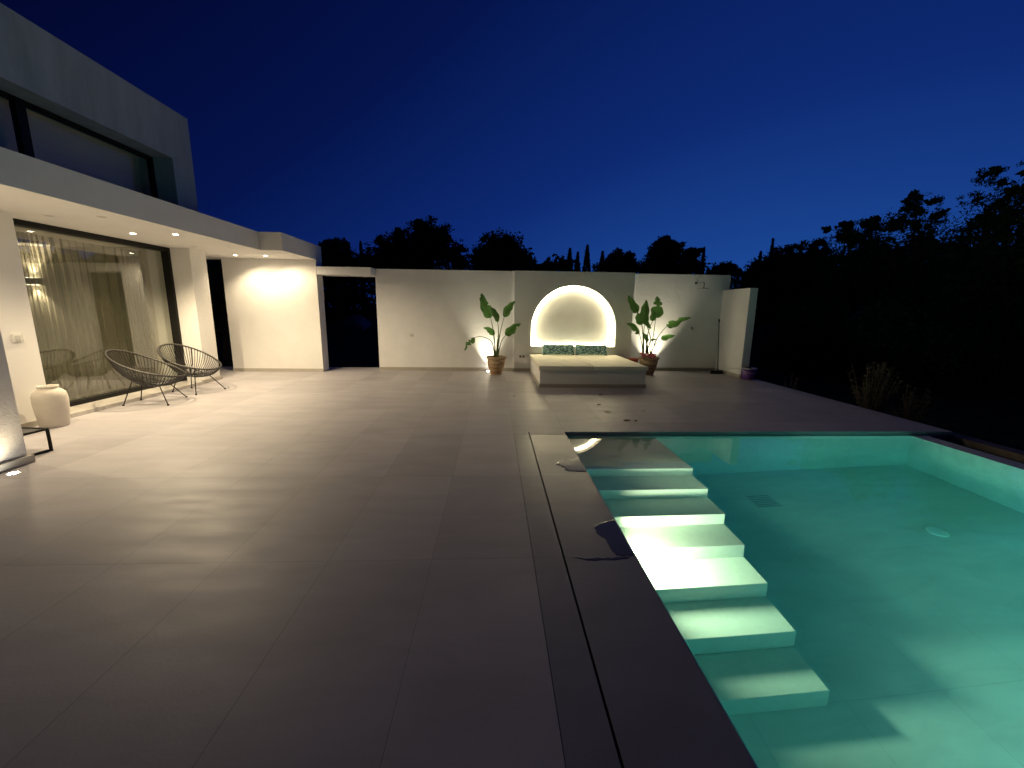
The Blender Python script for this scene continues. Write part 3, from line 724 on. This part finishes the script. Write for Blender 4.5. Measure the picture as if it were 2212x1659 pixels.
bm = nb(); tube(bm, [(.02, .0, .08), (.155, .40, 1.29)], .012, 10); obj('handle', bm, mat('broom_stick', (.035, .04, .10), .5), br, True)
bm = nb(); tube(bm, [(.152, .392, 1.262), (.16, .415, 1.335)], .018, 10); obj('grip', bm, M_black, br, True)
bm = nb(); box(bm, -.15, .15, -.025, .025, .05, .085, bev=.01); obj('broom_head', bm, M_black, br)
bm = nb(); rnd = random.Random(2)
for i in range(90):
    x = -.14+.28*i/89
    for dy in (-.018, 0, .018):
        tube(bm, [(x, dy, .055), (x+rnd.uniform(-.02, .02)+x*.15, dy*2.2+rnd.uniform(-.01, .01), .001)], .0022, 4)
obj('bristles', bm, mat('bristle', (.02, .02, .025), .8), br)
bk = thing('bucket', 'purple plastic bucket with a white rim in front of the shower wall', 'bucket', (5.85, 8.92, 0), 0)
M_purp = mat('purple_plastic', (.13, .045, .26), .4)
obj('bucket_body', lathe(nb(), [(.125, 0), (.13, .005), (.155, .24), (.15, .24), (.145, .22), (.122, .02), (.001, .018)], 36), M_purp, bk, True)
obj('rim', lathe(nb(), [(.150, .238), (.165, .238), (.168, .25), (.160, .262), (.150, .258)], 36), mat('grey_rim', (.55, .53, .58), .4), bk, True)
bm = nb(); tube(bm, [(.158*math.cos(a), .158*math.sin(a)-.006, .215-.065*max(0, -math.sin(a))) for a in [PI+PI*i/20 for i in range(21)]], .005, 8); obj('handle', bm, mat('white_handle', (.65, .65, .68), .4), bk, True)
bm = nb(); rnd = random.Random(5)
for i in range(7): 
    a = i*.9; r_ = .08*((i % 3)/2)
    lathe(bm, [(.022, 0), (.026, .03), (.02, .075), (.001, .08)], 10, (r_*math.cos(a), r_*math.sin(a), .2))
obj('brush_heads', bm, mat('dark_contents', (.05, .05, .07), .5), bk, True)
bm = nb(); tube(bm, bez([(5.46, 9.25, .006), (5.47, 9.2, .09), (5.52, 9.15, .20), (5.60, 9.1, .225), (5.74, 9.0, .225), (5.80, 8.95, .262)], 24), .004, 6)
tag(obj('thin_hose', bm, mat('clear_hose', (.5, .48, .45), .4), smooth=True), 'thin pale hose arching from the floor into the purple bucket', 'hose')

# ------------------------------------------------------------------ jar, low table
bm = nb(); lathe(bm, [(.112, 0), (.124, .006), (.132, .03), (.148, .18), (.157, .31), (.155, .385), (.143, .43), (.115, .462), (.092, .478), (.088, .49), (.096, .505), (.092, .515), (.080, .512), (.078, .48), (.10, .44)], 48)
j = tag(obj('jar', bm, mat('chalky_ceramic', (.66, .61, .53), .9, bump=(25, .003), noise=(8, .05)), smooth=True), 'big round shouldered cream ceramic jar standing by the window corner', 'jar')
j.location = (-5.49, 5.11, 0)
lt = thing('low_table', 'low black square tube table frame half hidden behind the column', 'table', (-4.6, 4.2, 0), R(0))
bm = nb(); q = .011
def bar(bm, a, b_): 
    tube(bm, [a, b_], q*1.3, 4)
TL, TWd, TH = .62, .55, .235
bar(bm, (0, 0, TH), (-TWd, .06, TH)); bar(bm, (0, 0, TH), (-.06, -TL, TH)); bar(bm, (-TWd, .06, TH), (-TWd-.06, .06-TL, TH)); bar(bm, (-.06, -TL, TH), (-TWd-.06, .06-TL, TH))
obj('top_frame', bm, M_black, lt)
for a in ((0, 0), (-TWd, .06), (-.06, -TL), (-TWd-.06, .06-TL)):
    bm = nb(); bar(bm, (a[0], a[1], TH), (a[0], a[1], .0)); obj('leg', bm, M_black, lt)
bm = nb(); bar(bm, (0, 0, .012), (-.06, -TL, .012)); obj('foot_rail', bm, M_black, lt)
bm = nb(); bar(bm, (-TWd, .06, .012), (-TWd-.06, .06-TL, .012)); obj('foot_rail', bm, M_black, lt)
bm = nb(); vs = [(0, 0), (-TWd, .06), (-TWd-.06, .06-TL), (-.06, -TL)]
a_ = [bm.verts.new((x*.97-.012, y*.97, TH-.008)) for x, y in vs]; b_ = [bm.verts.new((x*.97-.012, y*.97, TH+.002)) for x, y in vs]
bm.faces.new(a_); bm.faces.new(b_)
for i in range(4): bm.faces.new((a_[i], a_[(i+1) % 4], b_[(i+1) % 4], b_[i]))
obj('table_top', bm, mat('table_slate', (.03, .03, .03), .4), lt)

# ------------------------------------------------------------------ chairs
M_cord = mat('grey_cord', (.014, .012, .011), .5)
M_rimc = mat('wrapped_rim', (.055, .05, .042), .45)
def acapulco(label, feet, loc, rz):
    T = thing('string_chair', label, 'chair', (loc[0], loc[1], 0), rz, 'round string chairs by the window')
    n = 72
    def rim(a):
        # a=0 front, a=pi back
        ca_, sa = math.cos(a), math.sin(a)
        x = -.02+.455*ca_; y = .39*sa*(1-.08*ca_)
        z = .60-.205*ca_ + .02*math.cos(2*a)
        return Vector((x, y, z))
    pts = [rim(2*PI*i/n) for i in range(n)]
    bm = nb(); tube(bm, pts, .0135, 10, closed=True)
    # cord wraps round the rim
    obj('rim', bm, M_rimc, T, True)
    def ring(a): return Vector((-.04+.085*math.cos(a), .075*math.sin(a), .275))
    bm = nb(); tube(bm, [ring(2*PI*i/28) for i in range(28)], .007, 6, closed=True)
    obj('centre_ring', bm, M_black, T, True)
    bm = nb()
    def shell(a, f, nrm=0):
        p = rim(a); q = ring(a); u = f
        m_ = p.lerp(q, u); m_.z -= .060*math.sin(PI*u)*(1.0 if math.cos(a) > -.2 else .8); k = 1+.13*math.sin(PI*u)
        m_.x = -.03+(m_.x+.03)*k; m_.y *= k
        return m_
    ns = 64
    for i in range(ns):
        a = 2*PI*(i+.5)/ns
        tube(bm, [shell(a, f) for f in (0, .2, .4, .6, .8, 1)], .0048, 4, cap=False)
    for i in range(ns):   # cord loops over the rim
        a = 2*PI*(i+.5)/ns; p = rim(a); d = (rim(a+.02)-rim(a-.02)).normalized()
        s1 = d.orthogonal().normalized(); s2 = d.cross(s1)
        tube(bm, [p+(s1*math.cos(k*PI/4)+s2*math.sin(k*PI/4))*.0160 for k in range(8)], .0030, 4, closed=True)
    obj('seat_cords', bm, M_cord, T)
    # frame: hoop under the shell carrying four legs
    tops = []
    inv = Matrix.Rotation(-rz, 3, 'Z')
    lf = []
    for fx, fy in feet:
        v = inv @ Vector((fx-loc[0], fy-loc[1], 0)); lf.append(v)
    for v in lf:
        a = math.atan2(v.y, v.x)
        t_ = Vector((.215*math.cos(a), .20*math.sin(a), .315+.035*(-1 if v.x > 0 else 1)*0)); tops.append(t_)
        t_.z = shell(math.atan2(v.y/.37, (v.x+.04)/.52), .62).z-.012
        bm = nb(); tube(bm, [t_, v+Vector((0, 0, .008))], .0075, 8); leg = obj('leg', bm, M_black, T, True)
        bm = nb(); tube(bm, [v+Vector((0, 0, .02)), v+Vector((0, 0, 0.0))], .015, 10); obj('foot_cap', bm, M_black, leg)
    order = sorted(tops, key=lambda p: math.atan2(p.y, p.x))
    bm = nb(); hoop = []
    for i in range(4):
        p, q_ = order[i], order[(i+1) % 4]
        for k in range(6):
            m_ = p.lerp(q_, k/6); hoop.append(m_)
    tube(bm, hoop, .0065, 6, closed=True)
    for p in order:
        a = math.atan2(p.y/.37, (p.x+.04)/.52)
        tube(bm, [p]+[shell(a, f)+Vector((0, 0, -.008)) for f in (.5, .3, .1, 0)], .0060, 6)
    obj('base_frame', bm, M_black, T, True)
acapulco('black string chair with a round tilted seat, the nearer of the two by the window', [(-5.60, 6.18), (-5.66, 6.56), (-4.97, 6.21), (-5.12, 6.79)], (-5.33, 6.42), R(11))
acapulco('black string chair with a round tilted seat, the farther one beside the pilaster', [(-5.66, 7.21), (-5.60, 7.58), (-5.10, 6.98), (-4.97, 7.53)], (-5.33, 7.32), R(-12))

# ------------------------------------------------------------------ wet patches and fallen leaves
M_wet = mat('wet_film', (.11, .105, .11), .13, spec=.5, bump=(6, .001, 2))
def puddle(pts, label, h=.0035, seed=0, m=None):
    rnd = random.Random(seed)
    P = []
    n = len(pts)
    for i in range(n):
        a, b_ = Vector((*pts[i], 0)), Vector((*pts[(i+1) % n], 0)); k = 5
        for s__ in range(k):
            p = a.lerp(b_, s__/k); j = .006 if .6 < p.x < .872 else 0
            P.append((p.x+rnd.uniform(-j, j), p.y+rnd.uniform(-j, j)))
    c = Vector((sum(p[0] for p in P)/len(P), sum(p[1] for p in P)/len(P), 0))
    bm = nb(); rings = []
    for ins, z in ((0, -.0008), (.004, h*.6), (.010, h)):
        rr = []
        for x, y in P:
            d = (c-Vector((x, y, 0))); d.normalize(); rr.append(bm.verts.new((x+d.x*ins, y+d.y*ins, z)))
        rings.append(rr)
    for a, b_ in zip(rings[:-1], rings[1:]):
        for i in range(len(P)): bm.faces.new((a[i], a[(i+1) % len(P)], b_[(i+1) % len(P)], b_[i]))
    es = [bm.edges.get((rings[-1][i], rings[-1][(i+1) % len(P)])) for i in range(len(P))]
    bmesh.ops.triangle_fill(bm, use_beauty=True, edges=[e_ for e_ in es if e_])
    tag(obj('puddle', bm, m or M_wet, smooth=False), label, 'puddle', 'wet patches on the pool edge')
puddle([(.880, 3.965), (.842, 3.93), (.820, 3.865), (.792, 3.862), (.758, 3.908), (.72, 3.875), (.703, 3.850), (.66, 3.85), (.64, 3.81), (.606, 3.752), (.66, 3.73), (.665, 3.69), (.70, 3.66), (.68, 3.615), (.72, 3.59), (.80, 3.575), (.882, 3.576), (.882, 3.76)], 'small jagged puddle with a bright edge on the pool coping, the far one')
puddle([(.882, 2.683), (.80, 2.66), (.745, 2.63), (.711, 2.591), (.705, 2.507), (.745, 2.428), (.746, 2.323), (.773, 2.253), (.83, 2.245), (.882, 2.25), (.882, 2.47)], 'larger dark wet patch on the coping nearer the viewer', .002, 3)
puddle([(.50, 2.238), (.56, 2.222), (.66, 2.232), (.76, 2.224), (.84, 2.236), (.84, 2.222), (.70, 2.206), (.57, 2.206)], 'thin wet streak along the tile joint beside the drain line', .0012, 5)
def dead_leaf(x, y, r_, rz, label, m=None, long=1.5):
    bm = nb(); n = 10; a_ = []; b__ = []
    for i in range(n+1):
        u = i/n; wd = r_*math.sin(PI*u)**.7*.5
        a_.append(bm.verts.new((r_*long*(u-.5), wd, .003+.012*abs(wd)/r_+.008*u*u))); b__.append(bm.verts.new((r_*long*(u-.5), -wd, .003+.010*abs(wd)/r_+.008*u*u)))
    mid_ = [bm.verts.new((r_*long*(i/n-.5), 0, .002+.008*(i/n)**2)) for i in range(n+1)]
    for i in range(n):
        bm.faces.new((a_[i], a_[i+1], mid_[i+1], mid_[i])); bm.faces.new((mid_[i], mid_[i+1], b__[i+1], b__[i]))
    o = tag(obj('fallen_leaf', bm, m or M_dead), label, 'leaf', 'fallen leaves on the pool side terrace')
    o.location = (x, y, 0.001); o.rotation_euler = (0, 0, rz)
M_pale = leaf_mat('pale_leaf', (.55, .50, .40), .3, .5)
dead_leaf(1.70, 6.29, .05, .1, 'dark fallen leaf in front of the daybed, near its middle')
dead_leaf(1.72, 5.86, .085, -.7, 'pale bright fallen leaf between the daybed and the pool', M_pale)
dead_leaf(2.28, 5.88, .05, .2, 'small whitish petal on the tiles right of the pale leaf', M_pale)
dead_leaf(1.85, 5.35, .075, .2, 'dark curled fallen leaf beside the long tile joint by the pool')
dead_leaf(1.97, 5.33, .04, .9, 'tiny dark leaf scrap beside the curled leaf')
dead_leaf(1.94, 7.1, .06, .0, 'thin dark leaf lying close before the daybed')
dead_leaf(.36, 6.95, .03, .4, 'tiny dark leaf on the main terrace in front of the left planter')

# ================================================================== TREES
rng = np.random.default_rng(7)
def leaves_mesh(cent, size, rng, asp=.5):
    n = len(cent)
    d = rng.normal(size=(n, 3)); d /= np.linalg.norm(d, axis=1)[:, None]
    e_ = rng.normal(size=(n, 3)); e_ -= (e_*d).sum(1)[:, None]*d; e_ /= np.linalg.norm(e_, axis=1)[:, None]
    sz = size*rng.uniform(.6, 1.4, n)[:, None]
    V = np.stack([cent-d*sz, cent+e_*sz*asp, cent+d*sz, cent-e_*sz*asp], 1).reshape(-1, 3)
    F = np.arange(4*n).reshape(n, 4)
    return V, F
def crown_pts(lobes, n, rng, clump=.16, shell=.55):
    """points in small clumps spread over ellipsoid lobes (x,y,z,rx,ry,rz)"""
    lobes = np.array(lobes, float); vol = (lobes[:, 3]*lobes[:, 4]*lobes[:, 5])**.75; pr = vol/vol.sum()
    nc = max(8, n//22); k = rng.choice(len(lobes), nc, p=pr)
    d = rng.normal(size=(nc, 3)); d /= np.linalg.norm(d, axis=1)[:, None]
    r_ = rng.uniform(0, 1, nc)**(1/3)*(1-shell)+shell*rng.uniform(.75, 1.08, nc)
    r_ = np.where(rng.uniform(size=nc) < .35, rng.uniform(0, 1, nc)**.5, r_)
    cc = lobes[k, :3]+d*r_[:, None]*lobes[k, 3:6]
    m_ = n//nc; s_ = clump*np.mean(lobes[k, 3:6], 1)
    P = cc[:, None, :]+rng.normal(size=(nc, m_, 3))*s_[:, None, None]*np.array([1, 1, .7])
    return P.reshape(-1, 3)
def tree(name, label, base, lobes, n, size, m, cat='tree', group=None, trunk=.12, clump=.16, asp=.5, limbs=True):
    """lobes in world coordinates"""
    T = thing(name, label, cat, base, 0, group)
    b_ = np.array(base); P = crown_pts([(l[0]-base[0], l[1]-base[1], l[2]-base[2], *l[3:]) for l in lobes], n, rng, clump)
    P2 = crown_pts([(l[0]-base[0], l[1]-base[1], l[2]-base[2], l[3]*.66, l[4]*.66, l[5]*.66) for l in lobes], n//4, rng, .22, .1)
    P2 = P2[P2[:, 2] > .2]
    P = P[P[:, 2] > .05]
    V, F = leaves_mesh(P, size, rng, asp)
    V2, F2 = leaves_mesh(P2, size*2.1, rng, .7)
    F = np.concatenate([F, F2+len(V)]); V = np.concatenate([V, V2])
    arr_obj('crown', V, F, m, T)
    bm = nb(); top = max(l[2] for l in lobes)-base[2]
    tube(bm, [(0, 0, -.1), (.03*top, 0, top*.35), (-.02*top, .01*top, top*.6), (0, 0, top*.85)], [trunk, trunk*.75, trunk*.45, trunk*.12], 8)
    if limbs:
        for l in lobes[:9]:
            q_ = Vector((l[0]-base[0], l[1]-base[1], l[2]-base[2])); s0 = Vector((0, 0, max(.2, q_.z*.45)))
            tube(bm, [s0, s0.lerp(q_, .5)+Vector((0, 0, .04*q_.z)), s0.lerp(q_, .85)], [trunk*.35, trunk*.2, trunk*.06], 6)
    obj('trunk', bm, M_brown, T)
def lobe(px, py, Y, rpx, rpy=None, dz=0):
    """lobe measured in photo pixels at a given distance"""
    c = at(px, py, 1, Y); k = Y/PF
    return (c.x, Y+dz, c.z, rpx*k, max(rpx, rpy or rpx)*k*.8, (rpy or rpx)*k)
def wtree(label, Y, bx, blobs, n, size, m=M_tree, gz_=-.06, name='tree', **kw):
    x = at(bx, 600, 1, Y).x
    tree(name, label, (x, Y, gz_), [lobe(p[0], p[1], Y, p[2], p[3] if len(p) > 3 else None, rng.uniform(-1, 1)*.3) for p in blobs], n, size, m, group='trees beyond the garden wall', **kw)
wtree('broad dark tree rising highest beyond the wall, left of the arch', 24, 900, [(830, 545, 34), (850, 560, 40), (868, 515, 26), (905, 505, 30), (930, 500, 26), (955, 505, 26), (940, 540, 50), (985, 550, 28), (890, 570, 50), (1000, 570, 30)], 9000, .10)
wtree('round topped dark tree beyond the wall between the highest tree and the arch', 22, 1080, [(1080, 548, 42), (1060, 540, 32), (1105, 545, 32), (1130, 568, 26), (1080, 585, 60, 30), (1040, 570, 26)], 7500, .09)
wtree('loose bushy tree directly right of the porch roof end', 20, 725, [(725, 532, 22), (730, 560, 38), (700, 560, 26), (760, 575, 26), (705, 585, 40, 26)], 4500, .09, M_olive)
wtree('low grey green tree between the porch roof end and the highest tree', 27, 785, [(790, 572, 22), (770, 585, 30, 16), (815, 580, 26, 20)], 2500, .11, M_olive)
wtree('feathery tree rising just left of the highest crown on the right of the arch', 34, 1340, [(1336, 556, 18), (1325, 570, 20), (1352, 562, 18), (1300, 578, 18, 12), (1336, 580, 50, 16)], 4500, .12)
wtree('tall spreading tree beyond the wall above the right planter', 32, 1440, [(1440, 528, 20), (1420, 540, 16), (1462, 535, 16), (1435, 555, 34, 20), (1415, 575, 40, 18), (1470, 580, 40, 14)], 6500, .11)
wtree('flat topped tree beside the thin cypress at the right', 34, 1492, [(1488, 548, 18, 10), (1503, 545, 12, 8), (1478, 560, 18, 10), (1495, 572, 22, 12)], 3000, .11)
wtree('low rounded tree in the gap before the dark slope on the right', 40, 1568, [(1568, 580, 24, 12), (1560, 588, 34, 12), (1590, 590, 20, 8)], 2400, .12)
wtree('small crown in the saddle left of the arch top', 30, 1195, [(1190, 574, 18, 10), (1215, 572, 14, 12), (1175, 582, 24, 10)], 2200, .11)
# left side behind the house end and seen through the doorway and slot
wtree('dark garden tree seen through the open doorway', 34, 760, [(740, 640, 60), (790, 650, 50), (700, 660, 50), (760, 610, 50), (720, 690, 60)], 9000, .07, M_tree)
tree('tree', 'leafy shrub seen through the narrow gap beside the pilaster', (-7.9, 12.2, -.06), [(-7.9, 12.2, 1.9, .8, .8, 1.3), (-8.3, 12.6, 1.2, .8, .8, 1.0), (-7.4, 12.4, 2.6, .6, .6, .8)], 6000, .045, M_tree, group='trees beyond the garden wall')
def cypress(label, px, top, Y, wpx, seed):
    x = at(px, 600, 1, Y).x; zt = at(px, top, 1, Y).z; k = Y/PF
    T = thing('cypress', label, 'cypress', (x, Y, -.06), 0, 'cypresses on the skyline')
    n = 2600; h = zt+.06; u = rng.uniform(0.02, 1, n)**.8
    rr = wpx*.5*k*np.sin(PI*np.clip(u, 0, 1)**1.5*.5+PI*.5)*1.15*np.sqrt(rng.uniform(0.2, 1, n))+.02
    a = rng.uniform(0, 2*PI, n); P = np.stack([rr*np.cos(a), rr*np.sin(a), u*h], 1)
    V, F = leaves_mesh(P, .10*(Y/30), rng, .4); arr_obj('crown', V, F, M_cyp, T)
    bm = nb(); tube(bm, [(0, 0, -.1), (0, 0, h*.95)], [.14, .02], 6); obj('trunk', bm, M_brown, T)
cypress('leftmost of the short cypresses above the arch', 1229, 537, 42, 26, 1)
cypress('small cypress leaning beside the leftmost one above the arch', 1246, 545, 45, 20, 2)
cypress('tallest dark cypress above the arch', 1266, 530, 42, 24, 3)
cypress('cypress above the right shoulder of the arch', 1299, 543, 44, 24, 4)
cypress('very thin cypress like a pole, right of the flat topped tree', 1515, 535, 38, 11, 5)
cypress('faint thin cypress left of the highest tree', 783, 522, 42, 10, 6)
cypress('cypress spire at the start of the dark slope on the right', 1660, 515, 34, 12, 7)
cypress('small spire beside the cypress at the start of the dark slope', 1637, 543, 36, 12, 8)
cypress('short spire further up the dark slope', 1722, 521, 30, 8, 9)
# right hand slope trees: nearer, feathery
def rtree(label, Y, bx, blobs, n, size, **kw):
    x = at(bx, 640, 1, Y).x
    tree('tree', label, (x, Y, -.45), [lobe(p[0], p[1], Y, p[2], p[3] if len(p) > 3 else None, rng.uniform(-1, 1)*.4) for p in blobs], n, size, kw.pop('m', M_tree), group='trees on the right hand slope', **kw)
rtree('small tree lowest on the dark right hand slope', 26, 1640, [(1625, 598, 22), (1650, 580, 26), (1680, 565, 30), (1640, 640, 60), (1700, 600, 50)], 9000, .09)
rtree('bushy dark tree on the right slope below the first feathery crown', 20, 1740, [(1700, 560, 28), (1735, 545, 26), (1765, 540, 26), (1740, 590, 60), (1700, 650, 70), (1780, 640, 70), (1735, 720, 80)], 13000, .08)
rtree('feathery crown in the middle of the right slope', 16, 1850, [(1790, 495, 14, 8), (1825, 492, 20, 12), (1810, 520, 30), (1860, 500, 26), (1900, 480, 24, 18), (1850, 560, 60), (1800, 620, 60), (1880, 640, 80), (1830, 720, 80)], 17000, .06, asp=.35)
rtree('tall feathery tree with an airy top on the right slope', 14, 1980, [(1975, 430, 26, 18), (2010, 438, 26, 20), (1940, 460, 24, 14), (1975, 475, 50, 26), (2030, 465, 22, 16), (1990, 540, 70), (1930, 560, 60), (2050, 580, 60), (1960, 660, 90), (2040, 700, 90)], 19000, .05, asp=.35)
rtree('tallest leafy tree cut by the right edge of the view', 12, 2180, [(2170, 370, 30, 20), (2215, 365, 30, 26), (2130, 402, 26, 10), (2105, 430, 30, 14), (2190, 420, 50, 30), (2140, 480, 60), (2240, 470, 80), (2100, 540, 70), (2200, 600, 110), (2080, 660, 90), (2180, 760, 110)], 24000, .045, asp=.35)
rtree('low dense bush at the foot of the right hand trees', 11, 2050, [(1960, 780, 90), (2080, 800, 100), (2200, 830, 110), (1900, 700, 70), (2000, 860, 90), (2140, 900, 90)], 20000, .045, m=M_olive)
rtree('dark bush standing behind the shower wall end', 14, 1760, [(1700, 760, 60), (1760, 720, 70), (1820, 780, 60), (1880, 820, 60), (1720, 700, 60)], 12000, .05)
# far woodland closing the horizon
n = 26000
xs = rng.uniform(-60, 75, n); ys = rng.uniform(46, 54, n)
top = 6.6+.9*np.sin(xs*.35)+.7*np.sin(xs*.83+1)+.4*np.sin(xs*2.1)
zs = rng.uniform(0, 1, n)**.7*top
V, F = leaves_mesh(np.stack([xs, ys, zs], 1), .28, rng, .6)
o = arr_obj('distant_woodland', V, F, M_tree); o['kind'] = 'stuff'
n = 30000
xs = rng.uniform(26, 40, n); ys = rng.uniform(-10, 48, n); zs = rng.uniform(0, 1, n)*(5.5+.8*np.sin(ys*.5))
V, F = leaves_mesh(np.stack([xs, ys, zs], 1), .25, rng, .6)
o = arr_obj('slope_thicket', V, F, M_tree); o['kind'] = 'stuff'
# pale boulder seen through the doorway
bm = nb(); bmesh.ops.create_icosphere(bm, subdivisions=3, radius=1)
for v in bm.verts:
    k = 1+.12*math.sin(v.co.x*4+1)+.1*math.sin(v.co.y*5+v.co.z*3); v.co = Vector((v.co.x*.9*k, v.co.y*.6*k, v.co.z*.55*k))
o = tag(obj('boulder', bm, mat('pale_rock', (.45, .46, .48), .9, bump=(6, .04), noise=(3, .2)), smooth=True), 'pale rounded boulder in the dark garden seen through the open doorway', 'rock')
p = at(772, 700, 1, 27); o.location = (p.x, 27, .42)
# dry weeds by the terrace edge
def weed(x, y, z0, h, label, seed, n=26):
    rnd = random.Random(seed); T = thing('dry_weed', label, 'weed', (x, y, z0), 0, 'dry weeds along the terrace edge')
    bs = nb(); bl = nb()
    for i in range(n):
        a = rnd.uniform(0, 6.28); s__ = rnd.uniform(.05, .38)*h; hh = h*rnd.uniform(.55, 1.05)
        p = [Vector((0, 0, 0))+Vector((math.cos(a), math.sin(a), 0))*.05, Vector((math.cos(a)*s__*.5, math.sin(a)*s__*.5, hh*.5)), Vector((math.cos(a)*s__, math.sin(a)*s__, hh))]
        c_ = bez(p, 8); tube(bs, c_, [.004]*len(c_), 4, cap=False)
        for q in c_[2:]:
            for _ in range(8):
                d = Vector((rnd.uniform(-1, 1), rnd.uniform(-1, 1), rnd.uniform(-.3, 1))).normalized()*rnd.uniform(.03, .06); s2 = d.orthogonal().normalized()*.007
                bl.faces.new([bl.verts.new(v) for v in (q, q+d*.5+s2, q+d, q+d*.5-s2)])
    obj('stems', bs, M_dry, T); obj('foliage', bl, M_dry, T)
weed(6.55, 6.55, -.45, 1.10, 'tall dry brown weed standing at the right terrace edge', 3, 60)
weed(6.9, 6.2, -.45, .8, 'smaller dry weed to the right of the tall one', 4, 22)
weed(6.45, 8.3, -.45, .75, 'thin dry weed behind the purple bucket', 5, 8)
